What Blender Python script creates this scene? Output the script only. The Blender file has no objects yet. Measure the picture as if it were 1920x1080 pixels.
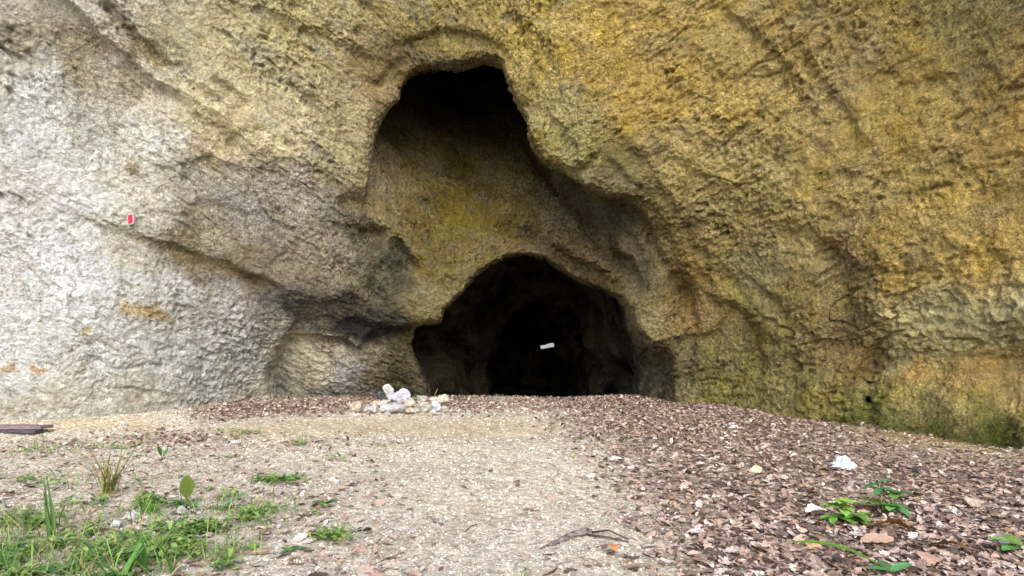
import bpy, bmesh, math, random
import numpy as np
from mathutils import Vector, Matrix, noise as mnoise
S = bpy.context.scene
COL = S.collection
R = math.radians
random.seed(7)
rng = np.random.default_rng(11)

# ------------------------------------------------------------------ camera, sky, sun, exposure
FP, CX, CY, H = 1200.0, 960.0, 650.0, 1.0        # focal length in photo pixels, centre column, horizon row, eye height
cam = bpy.data.cameras.new('camera'); co = bpy.data.objects.new('camera', cam); COL.objects.link(co)
co.location = (0, 0, H); co.rotation_euler = (R(90), 0, 0)
cam.sensor_width = 36; cam.lens = 36 * FP / 1920; cam.shift_y = (CY - 540) / 1920
cam.clip_start = .05; cam.clip_end = 500
S.camera = co
SUN_EL, SUN_AZ = 40, 176                          # degrees; azimuth clockwise from +Y: behind the camera, a little to the right
w = bpy.data.worlds.new('World'); S.world = w; w.use_nodes = True
nt = w.node_tree; nt.nodes.clear()
sky = nt.nodes.new('ShaderNodeTexSky'); sky.sky_type = 'NISHITA'; sky.sun_disc = False
sky.sun_elevation = R(SUN_EL); sky.sun_rotation = R(SUN_AZ); sky.air_density = 1.0; sky.dust_density = 2.6; sky.ozone_density = 1.0
bg = nt.nodes.new('ShaderNodeBackground'); bg.inputs[1].default_value = .15
wo = nt.nodes.new('ShaderNodeOutputWorld')
nt.links.new(sky.outputs[0], bg.inputs[0]); nt.links.new(bg.outputs[0], wo.inputs[0])
sl = bpy.data.lights.new('sun', 'SUN'); sl.energy = 1.3; sl.angle = R(60); sl.color = (1, .98, .90)
so = bpy.data.objects.new('sun', sl); COL.objects.link(so)
_d = Vector((math.sin(R(SUN_AZ)) * math.cos(R(SUN_EL)), math.cos(R(SUN_AZ)) * math.cos(R(SUN_EL)), math.sin(R(SUN_EL))))
so.rotation_euler = _d.to_track_quat('Z', 'Y').to_euler()
S.view_settings.view_transform = 'Standard'; S.view_settings.look = 'None'
S.view_settings.gamma = 1; S.view_settings.exposure = 1.22

# ------------------------------------------------------------------ helpers
def ss(a, b, v):
    t = np.clip((v - a) / (b - a), 0, 1); return t * t * (3 - 2 * t)
_prm = rng.permutation(256); _prm = np.concatenate([_prm, _prm, _prm])
_grd = rng.normal(size=(256, 3)); _grd /= np.linalg.norm(_grd, axis=1)[:, None]; _grd = _grd.astype(np.float32)
def perlin(P):
    out = np.empty(len(P), np.float32)
    for s in range(0, len(P), 400000):
        p = P[s:s + 400000]; i = np.floor(p).astype(np.int64); f = (p - i).astype(np.float32); i &= 255
        u = f * f * f * (f * (f * 6 - 15) + 10); r = 0
        for dx in (0, 1):
            a = _prm[i[:, 0] + dx]; wx = u[:, 0] if dx else 1 - u[:, 0]
            for dy in (0, 1):
                b = _prm[a + i[:, 1] + dy]; wy = u[:, 1] if dy else 1 - u[:, 1]
                for dz in (0, 1):
                    g = _grd[_prm[b + i[:, 2] + dz]]
                    d = g[:, 0] * (f[:, 0] - dx) + g[:, 1] * (f[:, 1] - dy) + g[:, 2] * (f[:, 2] - dz)
                    r = r + wx * wy * (u[:, 2] if dz else 1 - u[:, 2]) * d
        out[s:s + 400000] = r
    return out * 1.5
def fbm(P, sc, o=3, ridge=False, off=0.0):
    v = 0; a = 1.0; tot = 0
    for k in range(o):
        n = perlin(P / sc + 17.3 * k + off)
        if ridge: n = 1 - 2 * np.abs(n)
        v = v + a * n; tot += a; a *= .5; sc *= .48
    return v / tot
def at(px, py, Y): return Vector(((px - CX) * Y / FP, Y, H + (CY - py) * Y / FP))
def tps(pts, gx, gy, lam=1e-3):
    P = np.array(pts, float); X = P[:, :2] / 400; v = P[:, 2]; n = len(P)
    def U(r2): return .5 * r2 * np.log(r2 + 1e-12)
    r2 = ((X[:, None] - X[None]) ** 2).sum(-1)
    A = np.zeros((n + 3, n + 3)); A[:n, :n] = U(r2) + lam * np.eye(n); A[:n, n] = 1; A[:n, n + 1:] = X; A[n, :n] = 1; A[n + 1:, :n] = X.T
    c = np.linalg.solve(A, np.concatenate([v, [0, 0, 0]]))
    G = np.stack([gx.ravel(), gy.ravel()], 1) / 400
    o = c[n] + G @ c[n + 1:]
    for k in range(n): o += c[k] * U(((G - X[k]) ** 2).sum(1))
    return o.reshape(gx.shape)
def polydist(poly, gx, gy, closed=True):
    """unsigned distance (and inside flag) to a polyline; also signed side of the nearest segment"""
    p = np.array(poly, float); n = len(p); best = np.full(gx.shape, 1e9); side = np.zeros(gx.shape); ins = np.zeros(gx.shape, bool)
    for i in range(n if closed else n - 1):
        a, b = p[i], p[(i + 1) % n]; e = b - a; wx, wy = gx - a[0], gy - a[1]
        t = np.clip((wx * e[0] + wy * e[1]) / (e @ e + 1e-12), 0, 1)
        d = np.hypot(wx - t * e[0], wy - t * e[1]); m = d < best
        best = np.where(m, d, best); side = np.where(m, np.sign(e[0] * wy - e[1] * wx), side)
        if closed:
            c = ((a[1] > gy) != (b[1] > gy)) & (gx < (b[0] - a[0]) * (gy - a[1]) / (b[1] - a[1] + 1e-12) + a[0]); ins ^= c
    return best, side, ins
def link_mesh(name, V, Fc, mat, parent=None, smooth=True):
    me = bpy.data.meshes.new(name); me.from_pydata([tuple(v) for v in V], [], [tuple(f) for f in Fc]); me.update()
    if smooth: me.polygons.foreach_set('use_smooth', [True] * len(me.polygons))
    o = bpy.data.objects.new(name, me); COL.objects.link(o)
    if mat: me.materials.append(mat)
    if parent: o.parent = parent
    return o
def fast_mesh(name, V, Fc, mat, smooth=True):
    me = bpy.data.meshes.new(name); n = Fc.shape[1]
    me.vertices.add(len(V)); me.vertices.foreach_set('co', np.ascontiguousarray(V, np.float32).ravel())
    me.loops.add(Fc.size); me.loops.foreach_set('vertex_index', np.ascontiguousarray(Fc, np.int32).ravel())
    me.polygons.add(len(Fc)); me.polygons.foreach_set('loop_start', np.arange(0, Fc.size, n, dtype=np.int32))
    me.polygons.foreach_set('use_smooth', np.full(len(Fc), smooth)); me.update(calc_edges=True)
    o = bpy.data.objects.new(name, me); COL.objects.link(o)
    if mat: me.materials.append(mat)
    return o
def setcol(me, name, C):
    a = me.color_attributes.new(name, 'FLOAT_COLOR', 'POINT'); n = len(me.vertices)
    d = np.ones((n, 4), np.float32); d[:, :C.shape[1]] = C; a.data.foreach_set('color', d.ravel())
def tag(o, label=None, cat=None, group=None, kind=None):
    for k, v in (('label', label), ('category', cat), ('group', group), ('kind', kind)):
        if v: o[k] = v
    return o
def empty(name, loc, rz=0):
    o = bpy.data.objects.new(name, None); COL.objects.link(o); o.location = loc; o.rotation_euler = (0, 0, rz); o.empty_display_size = .1
    return o
def lin(c):
    c = np.array(c, float) / 255; return np.where(c <= .04045, c / 12.92, ((c + .055) / 1.055) ** 2.4)

# ------------------------------------------------------------------ materials
class NT:
    def __init__(s, name, rough=.9, spec=.25):
        s.m = bpy.data.materials.new(name); s.m.use_nodes = True; s.t = s.m.node_tree; s.t.nodes.clear()
        s.o = s.t.nodes.new('ShaderNodeOutputMaterial'); s.b = s.t.nodes.new('ShaderNodeBsdfPrincipled')
        s.b.inputs['Roughness'].default_value = rough; s.b.inputs['Specular IOR Level'].default_value = spec
        s.t.links.new(s.b.outputs[0], s.o.inputs[0]); s._tc = None
    def n(s, ty, **kw):
        nd = s.t.nodes.new('ShaderNode' + ty)
        for k, v in kw.items():
            if k.startswith('i_'):
                key = k[2:]; key = int(key) if key.isdigit() else key.replace('_', ' ')
                if isinstance(v, bpy.types.NodeSocket): s.t.links.new(v, nd.inputs[key])
                else: nd.inputs[key].default_value = v
            else: setattr(nd, k, v)
        return nd
    def tc(s):
        if not s._tc: s._tc = s.n('TexCoord').outputs['Object']
        return s._tc
    def mapping(s, sc=(1, 1, 1), rot=(0, 0, 0)): return s.n('Mapping', i_Vector=s.tc(), i_Scale=sc, i_Rotation=rot).outputs[0]
    def noise(s, sc, det=4, rough=.6, dist=0, v=None): return s.n('TexNoise', i_Vector=v or s.tc(), i_Scale=sc, i_Detail=det, i_Roughness=rough, i_Distortion=dist).outputs[0]
    def voro(s, sc, v=None, feature='F1', rand=1.0): return s.n('TexVoronoi', feature=feature, i_Vector=v or s.tc(), i_Scale=sc, i_Randomness=rand).outputs
    def ramp(s, f, stops):
        r = s.n('ValToRGB', i_Fac=f); e = r.color_ramp.elements
        while len(e) < len(stops): e.new(.5)
        for q, (p, c) in zip(e, stops):
            q.position = p; q.color = (c, c, c, 1) if isinstance(c, (int, float)) else (*c, 1)
        return r.outputs[0]
    def mr(s, v, a, b, c, d): return s.n('MapRange', i_Value=v, i_1=a, i_2=b, i_3=c, i_4=d).outputs[0]
    def math(s, op, a, b=0.0, c=None):
        nd = s.n('Math', operation=op, i_0=a, i_1=b)
        if c is not None: nd.inputs[2].default_value = c
        return nd.outputs[0]
    def mix(s, f, a, b, mode='MIX'):
        nd = s.t.nodes.new('ShaderNodeMix'); nd.data_type = 'RGBA'; nd.blend_type = mode
        for k, v in ((0, f), (6, a), (7, b)):
            if isinstance(v, bpy.types.NodeSocket): s.t.links.new(v, nd.inputs[k])
            elif k == 0: nd.inputs[0].default_value = v
            else: nd.inputs[k].default_value = (*v, 1) if len(v) == 3 else v
        return nd.outputs[2]
    def attr(s, n): return s.n('Attribute', attribute_name=n).outputs['Color']
    def bump(s, h, dist, strength=1.0, prev=None):
        nd = s.n('Bump', i_Height=h, i_Distance=dist, i_Strength=strength)
        if prev: s.t.links.new(prev, nd.inputs['Normal'])
        return nd.outputs[0]
    def done(s, col, nrm=None):
        if isinstance(col, bpy.types.NodeSocket): s.t.links.new(col, s.b.inputs['Base Color'])
        else: s.b.inputs['Base Color'].default_value = (*col, 1)
        if nrm: s.t.links.new(nrm, s.b.inputs['Normal'])
        return s.m

def rock_material():
    g = NT('weathered_rock', .93, .18)
    col = g.attr('rock')
    w1 = g.noise(1.3, 6, .65, .4)
    w2 = g.noise(7, 6, .7, .3)
    w3 = g.noise(34, 5, .75)
    w4 = g.noise(95, 3, .7)
    # mineral patches: paler crust and browner weathering, each with a shape of its own
    col = g.mix(g.ramp(w1, [(.40, 0), (.62, .55)]), col, g.mix(.55, col, (.50, .42, .27)))
    col = g.mix(g.ramp(w2, [(.30, .75), (.46, 0)]), col, g.mix(1, col, (.50, .40, .26), 'MULTIPLY'))
    col = g.mix(g.ramp(w2, [(.56, 0), (.72, .5)]), col, g.mix(1, col, (1.35, 1.36, 1.38), 'MULTIPLY'))
    # grain of the conglomerate: dark grit and pale grains
    w5 = g.noise(15, 5, .8, .6); base = col
    lum = g.n('RGBToBW', i_Color=g.attr('rock')).outputs[0]
    col = g.mix(1, col, g.ramp(w5, [(.37, .38), (.46, .88), (.56, 1.10), (.65, 1.6)]), 'MULTIPLY')
    col = g.mix(1, col, g.ramp(w3, [(.36, .42), (.48, .95), (.56, 1.08), (.66, 1.5)]), 'MULTIPLY')
    col = g.mix(.8, col, g.mix(1, col, g.ramp(w4, [(.38, .55), (.5, 1.0), (.64, 1.35)]), 'MULTIPLY'))
    col = g.mix(g.mr(lum, .3, .65, 0, .25), col, base)
    calm = g.noise(.9, 3, .6, .8); col = g.mix(g.ramp(calm, [(.42, .0), (.62, .5)]), col, base)
    streak = g.noise(2.4, 5, .7, .6, g.mapping((2.6, 2.6, .5))); col = g.mix(g.ramp(streak, [(.34, .6), (.45, 0)]), col, g.mix(1, col, (.52, .50, .42), 'MULTIPLY'))
    pits = g.voro(22, g.mapping((1, 1, 1.5)), 'F1')
    pv = g.ramp(pits[0], [(.0, 0), (.34, 1)])
    vm = g.n('VectorMath', operation='MULTIPLY_ADD', i_0=g.n('TexNoise', i_Vector=g.tc(), i_Scale=4.0, i_Detail=3.0).outputs['Color'], i_1=(.35, .35, .35), i_2=g.tc()).outputs[0]
    hh = g.math('MULTIPLY', w2, .10)
    for f_, k_ in ((g.voro(5.5, vm)[0], .08), (g.voro(14, vm)[0], .04), (w5, .07), (w3, .05), (pv, .014), (w4, .015)): hh = g.n('Math', operation='MULTIPLY_ADD', i_0=f_, i_1=k_, i_2=hh).outputs[0]
    b = g.bump(hh, 1.0, 1.0)
    return g.done(col, b)
def ground_material():
    g = NT('stony_earth', .95, .15)
    col = g.attr('soil')
    w1 = g.noise(2.2, 6, .7, .3); w2 = g.noise(19, 6, .75); w3 = g.noise(80, 3, .7); v = g.voro(46)
    col = g.mix(g.ramp(w1, [(.38, .6), (.55, 0)]), col, g.mix(1, col, (.74, .67, .60), 'MULTIPLY'))
    col = g.mix(1, col, g.ramp(w2, [(.36, .5), (.5, .98), (.64, 1.35)]), 'MULTIPLY')
    col = g.mix(1, col, g.ramp(w3, [(.36, .62), (.5, 1.0), (.64, 1.3)]), 'MULTIPLY')
    b = g.bump(w1, .05, .7); b = g.bump(w2, .03, .9, b); b = g.bump(v[0], -.006, .6, b); b = g.bump(w3, .004, .7, b)
    return g.done(col, b)
def attr_material(name, attr, rough=.8, spec=.3, amp=(.75, 1.2), sc=60, trans=0, bump=.003):
    g = NT(name, rough, spec)
    n = g.noise(sc, 4, .65)
    col = g.mix(1, g.attr(attr), g.ramp(n, [(.35, amp[0]), (.65, amp[1])]), 'MULTIPLY')
    m = g.done(col, g.bump(n, bump, .7))
    if trans:
        tr = g.n('BsdfTranslucent', i_Color=col); mx = g.n('MixShader', i_0=trans, i_1=g.b.outputs[0], i_2=tr.outputs[0]); g.t.links.new(mx.outputs[0], g.o.inputs[0])
    return m
def plain(name, a, b, sc=40, rough=.8, spec=.3, bump=.004, trans=0, stretch=(1, 1, 1)):
    g = NT(name, rough, spec)
    n = g.noise(sc, 5, .65, 0, g.mapping(stretch))
    col = g.mix(g.ramp(n, [(.36, 0), (.64, 1)]), tuple(lin(a)), tuple(lin(b)))
    m = g.done(col, g.bump(n, bump, .8))
    if trans:
        tr = g.n('BsdfTranslucent', i_Color=col); mx = g.n('MixShader', i_0=trans, i_1=g.b.outputs[0], i_2=tr.outputs[0]); g.t.links.new(mx.outputs[0], g.o.inputs[0])
    return m
M_rock = rock_material(); M_ground = ground_material()
M_leaf = attr_material('dead_leaf', 'leafcol', .75, .25, (.7, 1.2), 70, .12)
M_peb = attr_material('pebble_stone', 'stonecol', .9, .2, (.75, 1.2), 90)

# ------------------------------------------------------------------ the cliff: a solid field (rock > 0, air < 0) cut by its cavities
GX, GY = np.meshgrid(np.arange(-600, 2601, 4.0), np.arange(-700, 1201, 4.0), indexing='ij')
FACE = [(-500, -500, 6.4), (-500, 300, 6.9), (-500, 900, 7.0),
 (0, -500, 7.3), (0, 0, 7.55), (0, 150, 7.75), (0, 300, 7.8), (0, 600, 7.85), (0, 780, 7.8), (0, 1000, 7.7),
 (150, 100, 8.0), (250, 180, 8.25), (330, 190, 8.1), (300, 0, 8.0), (300, 320, 8.3), (300, 430, 8.35), (300, 600, 8.45), (300, 770, 8.7), (300, 1000, 8.7),
 (420, -400, 7.9), (500, 100, 8.5), (500, 400, 8.9), (500, 600, 9.25), (500, 745, 9.9), (500, 1000, 9.9),
 (650, 50, 8.65), (630, 300, 8.95), (640, 500, 9.2), (700, 600, 9.45), (700, 740, 10.3), (760, 1000, 10.5),
 (850, -400, 8.0), (850, 0, 8.6), (830, 70, 8.8), (680, 200, 9.0), (700, 420, 9.35), (780, 560, 9.6),
 (1000, 0, 8.4), (970, 110, 8.6), (1040, 240, 8.6), (1120, 250, 8.55), (1250, 400, 8.75), (1350, 500, 8.8), (1350, 650, 9.05), (1400, 765, 8.7), (1260, 755, 9.5), (1300, 1000, 9.4),
 (1250, 100, 8.25), (1300, -400, 7.6), (1500, 0, 7.4), (1500, 300, 7.6), (1500, 600, 7.85), (1500, 785, 7.75), (1600, 640, 7.35), (1500, 1000, 7.7), (1700, -400, 6.2),
 (1700, 0, 6.6), (1700, 400, 6.7), (1700, 560, 6.75), (1700, 650, 6.95), (1700, 810, 6.75), (1920, -300, 5.2), (1920, 0, 5.75), (1920, 400, 5.85), (1920, 600, 5.8), (1920, 690, 6.0), (1920, 845, 5.65), (1920, 1000, 5.6),
 (2300, 0, 4.7), (2300, 700, 4.7), (2500, 300, 4.5)]
DM = tps(FACE, GX, GY, 3e-3)
P3 = np.stack([GX.ravel() / 130, GY.ravel() / 130, np.zeros(GX.size)], 1)
_fx = np.stack([(GX.ravel() * .78 + GY.ravel() * .62) / 240, (GY.ravel() * .78 - GX.ravel() * .62) / 60, np.zeros(GX.size) + 3], 1)
DM += .10 * fbm(P3, 1.0, 3).reshape(GX.shape) + .045 * fbm(_fx, 1.0, 3, True).reshape(GX.shape)
# ledges and cracks (row: polyline, depth m, reach px, side of the line that is hollowed; side 0 = groove)
wob = 5 * np.stack([fbm(P3, .35, 3, off=5).reshape(GX.shape), fbm(P3, .35, 3, off=9).reshape(GX.shape)])
MARKS = [
 ([(90, -20), (180, 60), (250, 130), (300, 165), (350, 200)], .18, 130, 1),
 ([(200, 15), (270, 85), (315, 130)], .16, 9, 0), ([(335, 120), (345, 150), (370, 170), (410, 190)], .12, 7, 0), ([(400, 150), (460, 200)], .10, 7, 0),
 ([(300, 170), (360, 190), (420, 240), (440, 265)], .10, 9, 0), ([(110, 320), (160, 345), (240, 380)], .05, 14, 0),
 ([(200, 425), (290, 458), (360, 480), (440, 510), (500, 530)], .14, 60, 1),
 ([(470, 520), (540, 560), (600, 575), (660, 560), (700, 590)], .16, 55, 1),
 ([(560, 490), (620, 520), (650, 515)], .12, 18, 0),
 ([(300, 320), (380, 300), (480, 330), (540, 300), (620, 330), (660, 400)], .10, 70, 1),
 ([(545, 628), (530, 660), (508, 700), (512, 720)], .30, 50, -1),
 ([(690, 430), (740, 438), (765, 465), (770, 500), (790, 490)], .28, 28, 1),
 ([(655, 604), (700, 610), (760, 616), (826, 608)], .30, 40, 1), ([(745, 462), (762, 478), (768, 500)], .30, 13, 0), ([(700, 446), (712, 500), (704, 560)], .12, 22, 0), ([(742, 500), (748, 550)], .10, 14, 0), ([(655, 380), (690, 395), (700, 430)], .14, 16, 0), ([(700, 165), (722, 150), (752, 118)], .12, 10, 0), ([(640, 500), (700, 560), (720, 600)], .07, 12, 0), ([(480, 560), (560, 590), (640, 600)], .08, 14, 0), ([(1285, 545), (1302, 600), (1290, 660), (1278, 720)], .14, 10, 0), ([(1200, 300), (1255, 375), (1300, 450)], .09, 22, 1), ([(1140, 300), (1180, 340), (1240, 370)], .10, 12, 1), ([(1320, 520), (1350, 580), (1345, 640)], .10, 18, 1), ([(960, 40), (985, 90), (1020, 150)], .07, 9, 0), ([(1000, 200), (1050, 240), (1080, 290)], .08, 16, 1), ([(560, 250), (620, 300), (650, 350)], .09, 22, 1), ([(380, 380), (450, 400), (540, 400)], .07, 14, 1),
 ([(700, 190), (690, 250), (672, 300), (665, 350)], -.14, 26, 0),
 ([(1110, 290), (1105, 310), (1085, 325), (1060, 330)], .16, 7, 0),
 ([(1060, 332), (1090, 352), (1120, 372), (1165, 378), (1200, 405), (1225, 450)], .7, 45, 1),
 ([(1160, 385), (1200, 390), (1240, 440), (1262, 500), (1280, 545)], .18, 16, 0),
 ([(1300, 455), (1350, 500), (1400, 560)], .10, 40, 1), ([(1270, 520), (1285, 560), (1275, 600)], .16, 14, 0),
 ([(1290, 425), (1330, 410), (1365, 440)], .10, 20, 1), ([(1360, 570), (1395, 590), (1420, 640), (1425, 690)], .22, 50, 1),
 ([(1270, 640), (1345, 625), (1375, 575), (1405, 600)], .20, 40, 1),
 ([(1420, 540), (1470, 590), (1520, 630), (1560, 650), (1610, 640), (1645, 620)], .10, 40, 1),
 ([(1648, 640), (1630, 700), (1625, 760), (1635, 800)], .14, 9, 0), ([(1560, 480), (1575, 540), (1590, 600), (1570, 650)], .12, 22, 0),
 ([(1480, 440), (1560, 470), (1600, 520)], .09, 24, 0), ([(1650, 600), (1700, 630), (1760, 625), (1850, 605), (1930, 595)], -.10, 34, 0),
 ([(1690, 660), (1760, 672), (1860, 668), (1940, 672)], .07, 60, 1),
 ([(1380, 40), (1440, 90), (1480, 130)], .10, 26, 1), ([(1500, 90), (1540, 160), (1600, 230)], .08, 26, 1), ([(1440, 140), (1500, 190), (1520, 220)], .10, 16, 0),
 ([(1180, 280), (1260, 300), (1340, 350), (1400, 360)], .07, 40, 1), ([(1600, 330), (1700, 370), (1800, 360)], .06, 40, 1),
 ([(1000, 60), (1040, 110), (1050, 180)], .07, 30, 1), ([(770, 75), (840, 60), (900, 70), (940, 95)], .12, 26, 1),
 ([(480, 20), (580, 60), (680, 100)], .08, 40, 1), ([(420, 60), (520, 140), (600, 200)], .07, 30, 1),
 ([(1730, 430), (1800, 470), (1900, 480)], .07, 40, 1), ([(1640, 120), (1700, 160), (1760, 150)], .06, 30, 1)]
for line, dep, wid, side in MARKS:
    if (wid > 24 or line[0][0] < 640) and line[0][1] > 200: dep *= .66
    if side and dep > 0: wid *= 1.25
    d, s, _ = polydist(line, GX + wob[0] * 2, GY + wob[1] * 2, False)
    if side == 0: DM += dep * np.exp(-(d / wid) ** 2)
    else: DM += dep * np.where(s * side > 0, np.exp(-d / wid), np.exp(-(d / 5) ** 2))
PANEL = [(770, 700, 10.45), (700, 720, 10.5), (765, 640, 10.0), (1262, 740, 9.85), (1205, 680, 10.7), (690, 300, 9.55), (700, 420, 9.42), (760, 500, 9.6), (800, 560, 9.6), (800, 605, 9.6), (830, 565, 9.65), (760, 400, 9.75), (820, 450, 9.9), (900, 490, 9.95), (980, 462, 10.15), (1080, 500, 10.0), (1180, 560, 9.7), (1220, 620, 9.4), (1238, 700, 10.4),
 (740, 300, 10.05), (850, 330, 10.9), (950, 330, 11.05), (1020, 360, 10.6), (1080, 400, 10.0), (1180, 430, 9.45), (1240, 520, 9.25), (720, 230, 10.6), (850, 240, 11.6), (980, 260, 11.9), (760, 170, 12.2), (850, 170, 13.2), (930, 140, 14.0), (850, 100, 14.4), (850, 0, 16)]
PM = tps(PANEL, GX, GY, 2e-3)
_rb = np.exp(-((GX - 1232) / 34) ** 2) * ss(600, 650, GY); PM += .10 * _rb * np.sin(GX / 7.5 + 1.2 * np.sin(GY / 40))
PM += .07 * fbm(P3, .9, 3, off=31).reshape(GX.shape)
for line, dep, wid, side in [([(700, 215), (740, 260), (790, 300), (850, 330)], .30, 50, -1), ([(880, 420), (860, 440), (840, 470)], .08, 10, 0), ([(1000, 300), (1040, 350), (1080, 390), (1110, 440)], .22, 40, -1),
   ([(930, 420), (980, 430), (1030, 460), (1100, 510), (1170, 545)], .12, 22, 1), ([(960, 450), (1000, 425), (1060, 430), (1120, 470)], .09, 16, 1), ([(730, 330), (780, 370), (860, 400)], .10, 30, 1),
   ([(1110, 410), (1170, 440), (1210, 500)], .16, 16, 0), ([(1010, 360), (1060, 420), (1120, 470), (1200, 520)], .14, 20, -1), ([(1040, 478), (1110, 505), (1180, 545)], .08, 7, 0), ([(1140, 470), (1190, 510), (1225, 570)], .10, 9, 0), ([(1000, 290), (1040, 350), (1085, 400), (1130, 450), (1190, 530)], .24, 17, 0), ([(860, 350), (900, 380), (960, 390)], .07, 16, 1), ([(700, 330), (740, 400), (790, 440)], .07, 14, 1), ([(800, 430), (830, 480), (820, 540)], .07, 12, 0), ([(760, 480), (780, 500), (785, 530)], .14, 12, 0), ([(1180, 560), (1195, 600), (1230, 640)], -.16, 24, 0)]:
    d, s, _ = polydist(line, GX + wob[0] * 2, GY + wob[1] * 2, False)
    if side == 0: PM += dep * np.exp(-(d / wid) ** 2)
    else: PM += dep * np.where(s * side > 0, np.exp(-d / wid), np.exp(-(d / 5) ** 2))
def samp(Mp, px, py):
    u = np.clip((px + 600) / 4, 0, Mp.shape[0] - 1.001); v = np.clip((py + 700) / 4, 0, Mp.shape[1] - 1.001)
    i = u.astype(int); j = v.astype(int); a = u - i; b = v - j
    return (Mp[i, j] * (1 - a) * (1 - b) + Mp[i + 1, j] * a * (1 - b) + Mp[i, j + 1] * (1 - a) * b + Mp[i + 1, j + 1] * a * b)
def outline(pts, Mp):
    out = []
    for px, py in pts:
        Y = float(samp(Mp, np.array([px], float), np.array([py], float))[0]); p = at(px, py, Y); out.append((p.x, p.z))
    return out
O_RECESS = [(937, 106), (905, 101), (880, 110), (850, 118), (820, 116), (790, 122), (765, 137), (750, 160), (748, 184), (722, 205), (706, 228), (698, 262), (692, 320), (694, 380), (700, 440), (742, 448), (772, 478), (780, 520), (806, 565), (830, 620),
  (850, 900), (1262, 900), (1264, 700), (1272, 640), (1272, 570), (1245, 500), (1218, 440), (1180, 398), (1135, 392), (1100, 380), (1080, 348), (1050, 328), (1015, 296), (994, 256), (988, 212), (962, 160)]
O_CAVE = [(812, 900), (808, 760), (798, 715), (780, 680), (764, 648), (776, 618), (824, 607), (828, 584), (838, 570), (868, 545), (890, 512), (915, 493), (945, 480), (985, 474), (1020, 482), (1050, 500), (1080, 522), (1120, 536), (1165, 553), (1182, 580), (1192, 612), (1202, 650), (1200, 700), (1208, 760), (1208, 900)]
O_NICHE = [(512, 900), (508, 700), (530, 655), (552, 626), (590, 632), (640, 640), (668, 660), (700, 622), (770, 615), (822, 612), (840, 900)]
vx = np.arange(-9.2, 7.2, .052); vz = np.arange(-1.2, 7.6, .052)
vy = [3.6]
while vy[-1] < 27: vy.append(vy[-1] + (.055 if vy[-1] < 11.5 else min(.055 + (vy[-1] - 11.5) * .03, .2)))
vy = np.array(vy)
XX, ZZ = np.meshgrid(vx, vz, indexing='ij')
def sdf(pts, Mp):
    d, _, ins = polydist(outline(pts, Mp), XX, ZZ); return np.where(ins, -d, d)
sR, sC, sN = sdf(O_RECESS, DM), sdf(O_CAVE, PM), sdf(O_NICHE, DM)
def smin(a, b, k):
    h = np.clip(.5 + .5 * (b - a) / k, 0, 1); return b * (1 - h) + a * h - k * h * (1 - h)
Fv = np.empty((len(vx), len(vy), len(vz)), np.float32)
for j, y in enumerate(vy):
    px = CX + FP * XX / y; py = CY - FP * (ZZ - H) / y
    D = samp(DM, px, py); f0 = (y - D) * .75
    fR = np.maximum(sR - .45 * max(y - 9.2, 0) * ss(1.5, 4.0, ZZ), (y - samp(PM, px, py)) * .75)
    # the tunnel narrows into an inner arch, then bends away to the left
    bend = .06 * max(y - 16, 0) ** 1.5
    # behind the lip the cave opens into a wider, higher chamber on the left, the right wall runs straight back
    room = ss(.35, 1.6, y - np.maximum(samp(PM, px, py), 9.5)) * (.85 - .6 * ss(1.0, 1.9, XX))
    fC = sC - room * (1 - float(ss(13.0, 15.0, np.array(y)))) + .02 * max(y - 10, 0) + .32 * float(ss(13.0, 16.0, np.array(y))) - .22 * (XX - .3) * float(ss(13.0, 16.0, np.array(y))) + bend * .1
    if y > 10.4:
        w_ = fbm(np.stack([XX.ravel(), np.full(XX.size, y), ZZ.ravel()], 1), 1.5, 3, off=200.0).reshape(XX.shape); fC = fC + .75 * w_ * ss(.6, 2.2, y - samp(PM, px, py))
    fC = np.maximum(fC, y - 25.0)
    fN = np.maximum(sN - .02, f0 - .15)
    f = smin(f0, fR, .07); f = smin(f, fC, .022); f = smin(f, fN, .03)
    Fv[:, j, :] = f
# surface nets
neg = Fv < 0
n0, n1, n2 = Fv.shape
cnt = np.zeros((n0 - 1, n1 - 1, n2 - 1), np.uint8)
for a in (0, 1):
    for b in (0, 1):
        for c in (0, 1): cnt += neg[a:n0 - 1 + a, b:n1 - 1 + b, c:n2 - 1 + c]
act = (cnt > 0) & (cnt < 8); I = np.argwhere(act); vid = -np.ones(act.shape, np.int64); vid[act] = np.arange(len(I))
acc = np.zeros((len(I), 3)); num = np.zeros(len(I))
for ax in range(3):
    for o1 in (0, 1):
        for o2 in (0, 1):
            off = [0, 0, 0]; oth = [k for k in range(3) if k != ax]; off[oth[0]] = o1; off[oth[1]] = o2
            A = I + off; B = A.copy(); B[:, ax] += 1
            fa = Fv[A[:, 0], A[:, 1], A[:, 2]].astype(float); fb = Fv[B[:, 0], B[:, 1], B[:, 2]].astype(float)
            m = (fa < 0) != (fb < 0); t = np.where(m, fa / np.where(m, fa - fb, 1), 0)
            q = np.array(off, float)[None].repeat(len(I), 0); q[:, ax] = t
            acc += q * m[:, None]; num += m
acc = acc / num[:, None] + I
ax_c = [vx, vy, vz]
V = np.stack([np.interp(acc[:, k], np.arange(len(ax_c[k])), ax_c[k]) for k in range(3)], 1)
quads = []
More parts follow.
